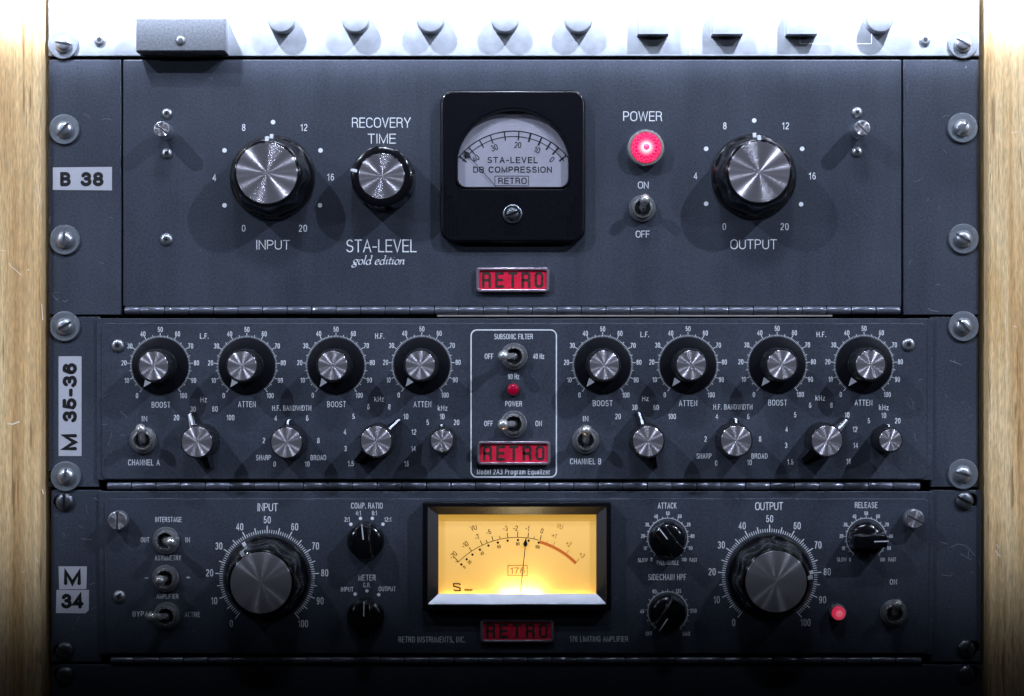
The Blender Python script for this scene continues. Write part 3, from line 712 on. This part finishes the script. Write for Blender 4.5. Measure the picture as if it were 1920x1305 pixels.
# ================================================================ unit 1: tube compressor
u1=thing('compressor_unit','tall grey compressor with dark window meter, glowing pink jewel and two large knobs','compressor',965,590)
plate(u1,'ear_panel',91,112,227,590,-3,0,2,.3,notch=(('l',243,28),('l',450,28)))
plate(u1,'ear_panel',1694,112,1835,590,-3,0,2,.3,notch=(('r',240,30),('r',448,30)))
plate(u1,'door_panel',231,112,1690,574,-3,0,2,.35)
hinge(u1,234,1688,582,263,45.95)
mb=MB(); mb.box(-400,-1.4,-3,340,1.4,1.0); part('gap_light_strip',mb.mesh('gap_light_strip','bare'),u1,1220,592,0)  # added pale sliver, stands in for light from behind the hinge
U=u1
letters(U,'INPUT',512,459,18,63,1.7); letters(U,'OUTPUT',1413,458,18.5,87,1.7)
letters(U,'RECOVERY',715,230,19,110,1.7); letters(U,'TIME',716,260,18.5,53,1.7)
letters(U,'STA-LEVEL',715,461,24,132,2.2); letters(U,'POWER',1205,218,18.5,73,1.7)
letters(U,'ON',1206,347,13,20,1.3); letters(U,'OFF',1205,439,13,26,1.3)
# the italic line
def script_line():
    mb=MB(); sl=.24
    def P(l,x0,sc_=1): return [((x0+x*sc_+y*sl)*1.0,y) for x,y in l]
    xh_=9.2
    def put(ls,x0):
        for l in ls: mb.nib(P(l,x0),2.3,38,.1)
    def A(cx,cy,rx,ry,a0,a1,n=12): return arc(cx,cy,rx,ry,a0,a1,n)
    L={'g':(9,[A(3.8,6.2,3.3,3.2,0,360,16),[(6.4,8.6),(9.2,9.0)],[(2.6,3.4),(1.8,2.0),(5.4,1.0),(6.6,-1.4)]+A(3.0,-2.4,3.6,2.6,10,-330,16)]),
       'o':(8.4,[A(3.8,4.6,3.4,4.6,0,360,18)]),
       'l':(4.4,[[(0,16.2),(1.6,17),(1.2,3),(1.8,.6),(3.8,1.6)]]),
       'd':(10,[A(3.8,4.4,3.5,4.5,30,330,16),[(4.8,16.4),(7.0,17),(6.8,3),(7.4,.5),(9.0,1.6)]]),
       'e':(8,[[(.6,4.2),(5.4,5.4),(6.0,7.4)]+A(3.6,4.5,3.2,4.6,50,320,14)]),
       'i':(4.6,[[(-.2,7.6),(1.4,9.2),(1.2,2.4),(1.8,.5),(3.8,1.6)],[(1.4,13.2),(2.2,13.8)]]),
       't':(5.6,[[(1.9,13),(1.3,2.6),(2.0,.5),(4.6,1.6)],[(-.8,8.8),(4.6,9.2)]]),
       'n':(9.6,[[(-.2,7.8),(1.4,9.2),(1.2,0)],[(1.2,5.4),(4.2,8.8),(6.2,8.4),(6.2,2.4),(7.0,.5),(8.6,1.6)]])}
    x=0; tot=0
    for ch in 'gold edition':
        if ch==' ': x+=5; continue
        adv,ls=L[ch]; put(ls,x); x+=adv
    s_=98/x; off=x/2
    mb.v=[((vx/PX-off)*s_*PX,(vy/PX-5.0)*PX,vz) for vx,vy,vz in mb.v]
    return mb.mesh('script_lettering','print')
part('script_lettering',script_line(),U,710,491,0)
for (cx,cy,items,dots) in ((511,333,[('8',457,239),('12',570,239),('4',402,333),('16',620,332),('0',457,428),('20',568,428)],[(512,229),(421,282),(601,282),(421,385),(600,385)]),
                 (1413,331,[('8',1359,236),('12',1473,236),('4',1304,330),('16',1523,330),('0',1358,425),('20',1471,425)],[(1414,226),(1324,279),(1504,279),(1324,382),(1502,383)])):
    marks(U,items,cx,cy,0,13,1.4,dots=dots,dotr=4.3,xs=.95)
big_knob(U,511,333,0,0,20.5); big_knob(U,1413,331,0,0,20.5)
scallop_knob(U,720,337,0,-78)
thumb_screw(U,314,250,14.5,15,38,0); thumb_screw(U,1606,248,14.5,15,-45+90,0)
for x,y,r in ((313,213,10),(313,288,10),(1607,211,10),(1607,285,10)): phillips(U,x,y,r,0,random.uniform(0,60))
phillips(U,312,449,12,0,20)
toggle(U,1204,391,1210,371,0)
# jewel lamp
def jewel(parent,px,py,r,h,key,ring=True):
    def bz():
        mb=MB(); mb.lathe([(r*1.18,0),(r*1.18,4),(r*1.12,4.8),(r*1.0,4.9),(r*.98,3.5)],56); return mb.mesh('indicator_lamp','lever',40)
    def ln():
        def md(a,q,z,i):
            return (.05*q*(1 if i%4<2 else -1)) if .25*r<q<.9*r else 0
        mb=MB(); mb.lathe([(r*.95,3.6),(r*.92,5.2),(r*.86,6.0),(r*.70,6.1),(r*.56,6.9),(r*.42,6.8),(r*.30,7.6),(r*.16,7.8),(.01,7.9)],72,mod=md); return mb.mesh('jewel_lens',key,12)
    def fc():
        mb=MB()
        for (n,ra,rb,w_,ph) in ((16,.40,.62,.045,0),(18,.66,.84,.035,.5),(24,.88,.92,.03,0)):
            pts=[]
            for i in range(n*6):
                a=2*math.pi*(i/6+ph)/n; q=ra+(rb-ra)*abs(math.sin(n*a/2)); pts.append((r*q*math.sin(a),r*q*math.cos(a)))
            mb.stroke(pts,r*w_,8.0-ra*2.4,closed=True)
        mb.lathe([(r*.20,7.9),(r*.17,8.5),(r*.1,8.8),(.01,8.9)],24)
        return mb.mesh('lens_facet','glint' if key=='jewel' else 'glint2')
    o=part('indicator_lamp',cached(('jz',r),bz),parent,px,py,h); sub('lens_facet',cached(('jf',r),fc),o); sub('jewel_lens',cached(('jl',r),ln),o); return o
jewel(U,1210,279,29,0,'jewel')
badge(U,893,502,1030,548,0)

# dark window meter
def meter1():
    cx,cy=961,313
    def X(x): return x-cx
    def Y(y): return cy-y
    # window outline: arched top
    win=[]
    ac=(X(962),Y(316)); rad=106.5
    for i in range(25):
        a=R(12+156*i/24); win.append((ac[0]+rad*math.cos(a),ac[1]+rad*math.sin(a)))
    x0,x1,yb,cr=win[-1][0],win[0][0],Y(353),17
    win+= [(x0+cr+cr*math.cos(R(a)),yb+cr+cr*math.sin(R(a))) for a in (180,198,216,234,252,270)]
    win+= [(x1-cr+cr*math.cos(R(a)),yb+cr+cr*math.sin(R(a))) for a in (270,288,306,324,342,360)]
    out=rr(X(826),Y(456),X(1097),Y(171),26,8)
    o=part('panel_meter',plate_mesh('panel_meter',[out,win[::-1]],0,5.2,1.5,'bake',60),U,cx,cy,0)
    # flange under the case
    # card
    sub('dial_card',plate_mesh('dial_card',[[(x*1.05,y*1.04) for x,y in win]],1.0,2.2,.05,'dialcard'),o)
    # polished lip round the glass
    mb=MB(); n=len(win); vs=[];fs=[]
    for (s_,z) in ((1.035,5.1),(1.02,5.7),(1.0,5.7),(.985,5.1),(.985,3.2)):
        for x,y in win: vs.append((x*s_,Y(290)+(y-Y(290))*s_,z))
    for k in range(4):
        for i in range(n): j=(i+1)%n; fs.append((k*n+i,k*n+j,(k+1)*n+j,(k+1)*n+i))
    mb.add(vs,fs); sub('window_lip',mb.mesh('window_lip','bake',50),o)
    # markings
    mb=MB(); ax,ay=X(962.5),Y(378)
    def pol(r,a): return (ax+r*math.sin(R(a)),ay+r*math.cos(R(a)))
    mb.stroke([pol(131,a/2) for a in range(-104,105,4)],1.9,2.3)
    mb.stroke([pol(121,a/2) for a in range(-104,105,4)],1.5,2.3)
    for a,wd in ((-50,2.0),(-39.5,2.0),(-29,2.0),(-19.3,2.0),(-7.4,2.0),(4.6,2.0),(14.5,3.2),(24,3),(32.5,3),(40,3),(49,2.8)): mb.stroke([pol(131,a),pol(114,a)],wd,2.35)
    for s_,x,y,a in (('40',892,298,-41),('30',927,278,-20),('20',971,273,4),('10',1007,282,24),('0',1035,300,43)):
        text_into(mb,s_,X(x),Y(y),11.5,None,1.5,2.3,rot=a,xs=.95,track=.25)
    text_into(mb,'STA-LEVEL',0,Y(301),11.5,94,1.7,2.3,track=.32); text_into(mb,'DB COMPRESSION',0,Y(319),11.5,147,1.8,2.3,track=.30)
    text_into(mb,'RETRO',0,Y(340),12,53,1.8,2.3,track=.28)
    mb.stroke([(X(928),Y(331)),(X(991),Y(331)),(X(991),Y(349)),(X(928),Y(349))],1.0,2.3,closed=True)
    sub('dial_markings',mb.mesh('dial_markings','greyink'),o)
    mb=MB(); mb.stroke([(X(932),Y(353)),(X(880),Y(295))],1.2,2.9); 
    mb.add([(X(884),Y(299),2.95),(X(872),Y(293),2.95),(X(870),Y(284),2.95),(X(879),Y(287),2.95)],[(0,1,2,3)])
    sub('needle',mb.mesh('needle','greyink'),o)
    sub('glass_pane',plate_mesh('glass_pane',[[(x*.985,Y(290)+(y-Y(290))*.985) for x,y in win]],3.5,4.1,.02,'glass'),o)
    # ribs cast into the case
    def rib(): mb=MB(); mb.box(-1.1,-38,4.8,1.1,38,5.5,.5); return mb.mesh('moulded_rib','bake')
    for i in range(6): sub('moulded_rib',cached('rib',rib),o,(X(947+i*5.4),Y(403),0))
    for sg in (-1,1):
        for i in range(4):
            def r2(): mb=MB(); hh=(91-i*18)/2; mb.box(-1.1,-hh,4.8,1.1,hh,5.5,.5); mb.disc(0,hh,2.2,5.6); return mb.mesh('moulded_rib','bake')
            top=351+i*18
            sub('moulded_rib',cached(('rib2',i),r2),o,(sg*(124.5-i*7),Y((top+442)/2),0))
    s_=sub('zero_screw',head_mesh(13,2.0,'steel'),o,(0,Y(403),5.0),90+70)
    mb=MB(); mb.lathe([(18,5.1),(18,5.8),(16,6.2),(14.5,6.2),(13.5,5.4)],40,c=(0,Y(403))); sub('screw_collar',mb.mesh('screw_collar','steel',40),o)
meter1()

# ================================================================ unit 2: equaliser
u2=thing('equalizer_unit','grey two channel equalizer with eight round skirted knobs in its upper row','equalizer',965,913); U=u2; Z=2.4
plate(U,'ear_panel',91,594,186,913,-3,0,2,.3,notch=(('l',612,28),('l',893,28)))
plate(U,'ear_panel',1745,594,1834,913,-3,0,2,.3,notch=(('r',612,30),('r',889,30)))
plate(U,'door_panel',183,597,1748,900,-1.5,1.6,3,.35)
plate(U,'raised_panel',193,606,1735,898,1.5,Z,10,.4)
hinge(U,201,1725,911,247.5,46.0)
outline(U,883.5,619,1043,894,11,2.2,Z)
for x,y in ((300.5,686),(463,686),(630,685.5),(791,685),(1130,685),(1290,684.5),(1457,684),(1620,684)):
    dial_scale(U,x,y,Z,'eq'); skirt_knob(U,x,y,Z,-143)
for s_,x,y,w_ in (('BOOST',302,759,35),('ATTEN',463,758,33),('BOOST',631,758,35),('ATTEN',792,758,33),('BOOST',1130,756,37),('ATTEN',1290,756,34),('BOOST',1458,755,35),('ATTEN',1619,755,33),
    ('L.F.',383,630,16),('H.F.',712,630,17),('L.F.',1209,627,16),('H.F.',1540,627,18),('Hz',382,749,12),('kHz',711,748,18),('kHz',830,765,18),('Hz',1210,747,12),('kHz',1538,746,18),('kHz',1657,764,18),
    ('H.F. BANDWIDTH',547,765,73),('H.F. BANDWIDTH',1374,763,73),('IN',271,785,10),('IN',1098,785,10),('CHANNEL A',270,867,59),('CHANNEL B',1098,865,58),
    ('SHARP',494,858,28),('BROAD',597,858,29),('SHARP',1320,855,28),('BROAD',1424,855,30),
    ('SUBSONIC FILTER',963,631,72),('OFF',917,668,16),('40 Hz',1010,668,21),('90 Hz',963,706,21),('POWER',963,757,31),('OFF',916,794,16),('ON',1010,794,12)):
    letters(U,s_,x,y,11 if s_ in('BOOST','ATTEN','CHANNEL A','CHANNEL B') else 10,w_,1.1,Z)
letters(U,'Model 2A3 Program Equalizer',963,884.5,10,137,1.1,Z,track=.16)
S2=(('20',331,783),('30',362,767),('60',403,767),('100',432,783))
def mk(items,px,py): marks(U,items,px,py,Z,10.2,1.2,xs=.80)
mk(S2,380,826); mk((('20',1159,781),('30',1190,764),('60',1230,764),('100',1260,781)),1211,825)
mk((('4',517,784),('6',576,784),('2',495,826),('8',597,826),('0',515,870),('10',576,870)),545,827)
mk((('4',1344,781),('6',1403,781),('2',1323,823),('8',1425,823),('0',1343,868),('10',1405,867)),1373,823)
mk((('5',663,781),('6',691,763),('8',730,763),('10',761,781),('4',647,810),('12',776,810),('3',648,841),('14',775,841),('1.5',658,869),('16',762,869)),710,825)
mk((('5',1491,778),('6',1519,760),('8',1559,760),('10',1588,778),('4',1475,805),('12',1603,805),('3',1474,835),('14',1604,835),('1.5',1482,866),('16',1591,865)),1540,824)
mk((('5',802,792),('10',829,781),('20',856,792)),831,824); mk((('5',1629,789),('10',1657,779),('20',1683,789)),1657,823)
wing_knob(U,380,826,Z,-19,28.5,55,True); wing_knob(U,1211,825,Z,-16,28.5,55,True)
wing_knob(U,545,827,Z,0,28.5,41,False); wing_knob(U,1373,824,Z,3,28.5,41,False)
wing_knob(U,710,825,Z,46,28.5,57,True); wing_knob(U,1540,824,Z,47,28.5,57,True)
wing_knob(U,831,824,Z,-3,21,29,False,16); wing_knob(U,1657,823,Z,3,21,29,False,16)
toggle(U,269,825,262,802,Z); toggle(U,1098,825,1100,804,Z); toggle(U,964,668,940,667,Z); toggle(U,963,795,940,796,Z)
def led(px,py):
    mb=MB(); mb.lathe([(12.6,0),(12.6,1.2),(11.6,1.7),(10.6,1.5)],40); o=part('indicator_lamp',mb.mesh('indicator_lamp','steel',40),U,px,py,Z)
    mb=MB(); mb.lathe([(11,.5),(11,2.2)]+[(11*math.cos(R(a)),2.2+1.9*math.sin(R(a))) for a in (15,30,45,60,75,88)],40); sub('red_lens',mb.mesh('red_lens','ledred',50),o)
led(962,730)
badge(U,895,827,1032,871.5,Z)
hexscrew(U,221,648,12,Z); hexscrew(U,1703,646,12,Z)

# ================================================================ unit 3: limiter
u3=thing('limiter_unit','grey limiting amplifier with a glowing amber meter between two large knobs','limiter',965,1241); U=u3
plate(U,'ear_panel',96,919,190,1241,-3,0,2,.3,holes=((100,928,137,954,13),(100,1207,137,1233,13)))
plate(U,'ear_panel',1745,919,1840,1241,-3,0,2,.3,holes=((1797,925,1834,951,13),(1800,1202,1838,1228,13)))
plate(U,'door_panel',187,921,1749,1227,-1.5,1.6,4,.35)
plate(U,'raised_panel',198,934,1739,1224,1.5,Z,10,.4)
hinge(U,207,1728,1238,252.5,46.0)
thumb_screw(U,226,974,17.5,7.5,90,Z); thumb_screw(U,1709,971,17.5,7.5,28,Z)
phillips(U,224,1119,12,Z,8)
for s_,x,y,w_,h_ in (('INTERSTAGE',316,974,49,9.5),('OUT',272,1012,16,9.5),('IN',352,1012,8,9.5),('ASYMMETRY',315,1046,49,9.5),('-',275,1083,7,9),('+',353,1082,8,9),('AMPLIFIER',314,1118,41,9),('BYPASS',271,1151,44,9.5),('ACTIVE',361,1152,28,9.5),
    ('INPUT',502,951,38,15),('OUTPUT',1442,949,52,15),('COMP. RATIO',688,948,59,11),('METER',688,1083,32,11),('G.R.',688,1097,14,9),('INPUT',651,1105,23,9),('OUTPUT',726,1104,32,9),
    ('RETRO INSTRUMENTS, INC.',810,1199,125,11),('176 LIMITING AMPLIFIER',1123,1198,109,10.5),('ATTACK',1251,948,35,11),('SLOW',1205,1050,18,7.5),('FAST',1300,1050,14,7.5),('PULL-SINGLE',1252,1055,41,8),
    ('SIDECHAIN HPF',1251,1082,71,11.5),('RELEASE',1624,947,42,11),('SLOW',1578,1049,18,7.5),('FAST',1673,1049,14,7.5),('ON',1675,1091,13,10)):
    letters(U,s_,x,y,h_,w_,max(.95,h_*.10),Z)
dial_scale(U,501,1083,Z,'big'); dial_scale(U,1443,1081,Z,'big')
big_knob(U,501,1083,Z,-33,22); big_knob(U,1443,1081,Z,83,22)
toggle(U,312,1013,320,1018,Z); toggle(U,311,1084,296,1091,Z); toggle(U,313,1154,278,1160,Z); toggle(U,1675,1149,1685,1132,Z)
marks(U,(('2:1',651,974),('4:1',672,962),('8:1',702,962),('12:1',727,974)),684,1015,Z,8.5,1.0,dots=((658,983),(676,972),(698,972),(718,983)),dotr=3.2,xs=.8)
marks(U,(),684,1155,Z,8,1.0,dots=((666,1114),(688,1108),(710,1115)),dotr=3.2)
bar_knob(U,686,1013,Z,-6,35); bar_knob(U,686,1155,Z,1,35)
dial_scale(U,1252,1009,Z,'small'); dial_scale(U,1252,1147,Z,'hpf'); dial_scale(U,1624,1009,Z,'small')
marks(U,(('90',1227,1109),('125',1272,1108),('45',1204,1146),('250',1300,1145),('OFF',1217,1188),('MAX',1287,1188)),1252,1147,Z,7.5,.95,name='dial_numbers',xs=.8)
bar_knob(U,1251,1011,Z,-38,35); bar_knob(U,1251,1148,Z,-146,35); bar_knob(U,1623,1011,Z,88,35)
jewel(U,1569,1147,13,Z,'jewel2')
badge(U,901,1160,1038,1204,Z)
def vu():
    cx,cy=969,1041
    X=lambda x:x-cx; Y=lambda y:cy-y
    out=rr(X(794),Y(1142),X(1144),Y(940),3,3)
    inn=rr(X(804),Y(1129),X(1135),Y(949),1,2)
    o=part('vu_meter',plate_mesh('vu_meter',[out,inn[::-1]],0,7,.6,'bake',50),U,cx,cy,Z)
    # sloped bezel: four mitred faces
    a=[(X(804),Y(1129)),(X(1135),Y(1129)),(X(1135),Y(949)),(X(804),Y(949))]; b=[(X(823),Y(1111.5)),(X(1117),Y(1111.5)),(X(1117),Y(964)),(X(823),Y(964))]
    mb=MB(); vs=[(x,y,6.4) for x,y in a]+[(x,y,3.4) for x,y in b]+[(x,y,2.9) for x,y in b]
    mb.add(vs,[(i,(i+1)%4,4+(i+1)%4,4+i) for i in range(4)]+[(4+i,4+(i+1)%4,8+(i+1)%4,8+i) for i in range(4)]); sub('sloped_bezel',mb.mesh('sloped_bezel','bevel'),o)
    mb=MB(); mb.box(X(806),Y(1127),.1,X(1133),Y(951),.6); sub('dial_card',mb.mesh('dial_card','vucard'),o)
    z=.7; ax,ay=X(970.5),Y(1163)
    def pol(r,t): return (ax+r*math.sin(R(t)),ay+r*math.cos(R(t)))
    k=MB(); k.stroke([pol(155.7,t/2) for t in range(-91,32,3)],1.1,z)
    k.stroke([pol(155.7,-45),pol(160,-46.5)],1.2,z)
    for t,r1 in ((-45,166),(-33.5,165),(-25,165),(-21.3,162),(-17,165),(-12,162),(-6.7,165),(0,166),(7.1,166),(11.3,160),(15.5,166)): k.stroke([pol(155.7,t),pol(r1,t)],1.3,z)
    for x,y in ((372,600),(415,558),(462,520),(522,480),(592,447),(668,422),(748,407),(832,402),(918,407),(1000,423)): k.disc(X(780+x/4.35),Y(920+y/4.35),2.2,z)
    def q(s_,x,y,h_,rot,mm,sw=1.1): text_into(mm,s_,X(780+x/4.35),Y(920+y/4.35),h_,None,sw,z,rot=rot,xs=.95,track=.22)
    for s_,x,y,rt in (('0',395,622,-45),('20',438,582,-42),('40',540,510,-28),('60',677,455,-12),('80',830,433,0),('100',990,457,12)): q(s_,x,y,6.2,rt,k,.9)
    for s_,x,y,rt in (('-20',305,525,-44),('-10',400,440,-36),('-7',500,378,-28),('-5',593,337,-18),('-3',728,307,-7),('-2',812,305,0),('-1',908,307,7),('0',1027,328,15),('VU',472,303,-18)): q(s_,x,y,9.6,rt,k,1.1)
    lx,ly=X(857),Y(1100)
    k.stroke([(lx+7,ly+4),(lx+4,ly+6),(lx-6,ly+6),(lx-6,ly+1.5),(lx+6,ly-2),(lx+6,ly-7),(lx-3,ly-7),(lx-6,ly-5)],2.3,z)
    text_into(k,'R31AP',X(879),Y(1106),4,15,1.0,z)
    sub('dial_markings',k.mesh('dial_markings','ink'),o)
    k=MB(); k.stroke([pol(152.8,t/2) for t in range(31,92,3)],5.6,z)
    sub('red_zone',k.mesh('red_zone','orange'),o)
    k=MB()
    for t in (20.5,25.3,36,45): k.stroke([pol(156,t),pol(163 if t>21 else 159,t)],1.0,z)
    for s_,x,y,rt in (('VU',1172,290,20),('+1',1127,365,22),('+2',1243,432,33),('+3',1352,522,44)): q(s_,x,y,9.2,rt,k,1.0)
    k.stroke([(X(952.5),Y(1060)),(X(988.5),Y(1060)),(X(988.5),Y(1079)),(X(952.5),Y(1079))],1.2,z,closed=True); text_into(k,'176',X(970.5),Y(1069.5),12,28,1.4,z)
    sub('orange_markings',k.mesh('orange_markings','brownink'),o)
    k=MB(); n1=(X(975.5),Y(1112)); n2=(X(986.3),Y(1010)); k.stroke([n1,n2],1.5,1.7)
    tx,ty=X(985.2),Y(1018); d=Vector((n2[0]-n1[0],n2[1]-n1[1])).normalized(); e=Vector((d.y,-d.x))
    T=[(0,12),(1.3,6),(3.4,1),(4,-2),(2.6,-5),(0,-7),(-2.6,-5),(-4,-2),(-3.4,1),(-1.3,6)]
    k.add([(tx+e.x*u+d.x*v,ty+e.y*u+d.y*v,1.76) for u,v in T],[tuple(range(len(T)))[::-1]])
    sub('needle',k.mesh('needle','ink'),o)
    k=MB(); k.box(X(822),Y(1112.5),2.55,X(1118),Y(963),2.85); sub('glass_pane',k.mesh('glass_pane','glass'),o)
    # bulbs hidden in the housing below the card
    for (x,wd,pw,col) in ((977,.020,.019,(1,.78,.38)),(969,.078,.007,(1,.62,.2))):
        l=bpy.data.lights.new('meter_bulb','AREA'); l.shape='RECTANGLE'; l.size=wd; l.size_y=.0016; l.energy=pw; l.color=col
        lo=bpy.data.objects.new('meter_bulb',l); C.objects.link(lo); p=W(x,1121,Z+2.0); lo.location=p; lo.rotation_euler=(R(180),0,0)
vu()

# ================================================================ unit below
u4=thing('lower_rack_unit','plain dark unit in shade at the very bottom, only its top edge in view','rack unit',965,1400)
plate(u4,'faceplate',96,1246,1840,1400,-3,0,2,.3,holes=((100,1252,137,1278,13),(1800,1250,1838,1276,13)))

# ================================================================ rack screws
for a in (
 (119,83,80,'washered rack screw in bright light at the top left corner, nearly white'),
 (121,243,-40,'washered screw on the left ear above the B 38 tape, slot falling right'),
 (122,450,0,'washered screw on the left ear below the B 38 tape, slot level'),
 (122,612,-58,'washered screw on the left where compressor meets equalizer, with a steep slot'),
 (124,893,-8,'washered screw on the left just below the long M 35-36 tape'),
 (1805,82,60,'washered rack screw in bright light at the top right corner, nearly white'),
 (1804,240,-35,'washered screw on the right ear of the compressor, upper of its two, slot falling right'),
 (1806,448,58,'washered screw on the right ear of the compressor, lower of its two, slot rising right'),
 (1806,612,45,'washered screw on the right where the tall compressor meets the equalizer'),
 (1805,889,75,'washered screw on the right at the bottom corner of the equalizer, almost upright slot')):
    rack_screw(a[0],a[1],-a[2],a[3],grp='washered rack screws')
for a in (
 (122,941,0,'bare slotted screw at top left of the limiter, directly under a washered screw'),
 (1808,939,62,'bare slotted screw at top right of the limiter, off centre in its oval hole'),
 (122,1220,60,'bare slotted screw in shade at bottom left of the limiter'),
 (1811,1216,-28,'bare slotted screw in shade at bottom right of the limiter'),
 (123,1266,70,'barely visible screw at the left of the lowest dark unit'),
 (1811,1264,-20,'barely visible screw at the right of the lowest dark unit')):
    rack_screw(a[0],a[1],-a[2],a[3],washer=False,grp='bare rack screws',m='steel')

# ================================================================ tape labels
def tape(px,py,quad,texts,label,sw=6.8):
    t=thing('tape_label',label,'tape label',px,py,.05)
    q=[(x-px,py-y) for x,y in quad]
    a=sum(q[i][0]*q[(i+1)%len(q)][1]-q[(i+1)%len(q)][0]*q[i][1] for i in range(len(q)))
    if a<0: q=q[::-1]
    mb=MB(); n=len(q); mb.add([(x,y,.16) for x,y in q]+[(x,y,0) for x,y in q],[tuple(range(n))]+[(i+n,(i+1)%n+n,(i+1)%n,i) for i in range(n)])
    part('tape_strip',mb.mesh('tape_strip','tape'),t,px,py,.05)
    mb=MB()
    for s_,x,y,h_,w_,rot in texts: text_into(mb,s_,x-px,py-y,h_,w_,sw,.22,rot=rot,track=.30,cap='round')
    part('printed_letters',mb.mesh('printed_letters','ink'),t,px,py,.05)
tape(155,336,[(99,314),(210,313),(210,357),(99,356)],[('B',123,336,27,20,0),('38',173,336,27,43,0)],'small pale tape reading B 38 on the compressor left ear')
tape(131,762,[(110,668),(153,668),(153,855),(110,855)],[('35-36',131,736,27,111,-90),('M',131,829,27,31,-90)],'long upright tape reading M 35-36 on the equalizer left ear')
tape(137,1083,[(110,1062),(163,1062),(162,1104.5),(111,1105)],[('M',136,1083,28,32,0)],'square tape reading M, upper of two on the limiter left ear')
tape(136,1128,[(106,1106),(167,1106),(166.5,1144),(160,1150),(105,1149.5)],[('34',136,1127,28,42,0)],'tape with clipped corner reading 34, just below the M tape')

# ================================================================ wear: dents in the wood, scratches in the enamel (real shallow marks)
def scratches(parent,name,m,px,py,h,lines):
    mb=MB()
    for pts,w_ in lines: mb.stroke([(x-px,py-y) for x,y in pts],w_,.06)
    o=part(name,mb.mesh(name,m),parent,px,py,h)
    return o
P_L=[o for o in bpy.data.objects if o.name=='rack_post'][0]; P_R=[o for o in bpy.data.objects if o.name=='rack_post.001'][0]
scratches(P_L,'scuff_mark','scuff',45,600,6.0,[([(17,494),(20,500),(30,507),(40,517)],1.4),([(53,505),(54,508)],3),([(14,793),(24,794),(37,789)],2.6),([(0,470),(12,472)],1.2),([(70,395),(74,380),(72,350)],1.3),([(78,570),(80,600)],1.6),([(66,1040),(72,1052)],1.8),([(40,1070),(46,1068)],1.5),([(79,915),(81,924)],2.5)])
scratches(P_R,'scuff_mark','scuff',1885,700,6.0,[([(1868,1018),(1873,1025)],1.5),([(1866,1030),(1872,1038),(1876,1041)],2.4),([(1900,612),(1906,614)],1.6),([(1860,1110),(1864,1124)],1.6),([(1896,252),(1908,250)],1.4)])
random.seed(21)
def rnd_scr(x0,x1,y0,y1,n):
    L=[]
    for i in range(n):
        x=random.uniform(x0,x1); y=random.uniform(y0,y1); a=random.uniform(0,6.28); l=random.uniform(2,9)
        L.append(([(x,y),(x+l*math.cos(a),y+l*math.sin(a)),(x+1.9*l*math.cos(a+.25),y+1.9*l*math.sin(a+.25))],random.uniform(.5,.8)))
    return L
scratches(u1,'scratch_mark','scratch',150,400,0,[([(94,420),(93,412),(95,405)],1.2),([(118,563),(122,566),(128,562)],1),([(98,552),(107,563)],1)]+rnd_scr(95,220,130,580,9))
scratches(u1,'scratch_mark','scratch',1760,400,0,[([(1740,578),(1745,582),(1760,584)],1.2),([(1810,128),(1812,124)],2)]+rnd_scr(1700,1780,130,580,9))
scratches(u2,'scratch_mark','scratch',1790,700,0,[([(1780,676),(1790,679),(1802,684)],1.1),([(1788,674),(1792,681)],1)]+rnd_scr(1755,1820,640,880,6))
scratches(u3,'scratch_mark','scratch',1800,1040,0,[([(1783,1026),(1795,1020),(1808,1022),(1818,1030),(1828,1042)],.9),([(1800,1038),(1822,1050)],.9),([(1816,1032),(1815,1046)],.9),([(1835,1050),(1838,1060)],1),([(1762,1016),(1776,1020)],1),([(1765,1078),(1782,1080),(1786,1074)],.9),([(1820,1075),(1824,1072)],1)])
scratches(u3,'scratch_mark','scratch',150,1000,0,[([(177,933),(183,938)],1.4),([(152,1010),(172,1012)],1),([(168,1096),(178,1093)],1)]+rnd_scr(100,185,960,1190,8))
scratches(u2,'scratch_mark','scratch',215,780,2.4,rnd_scr(200,250,640,880,12)+rnd_scr(1690,1730,660,880,7))
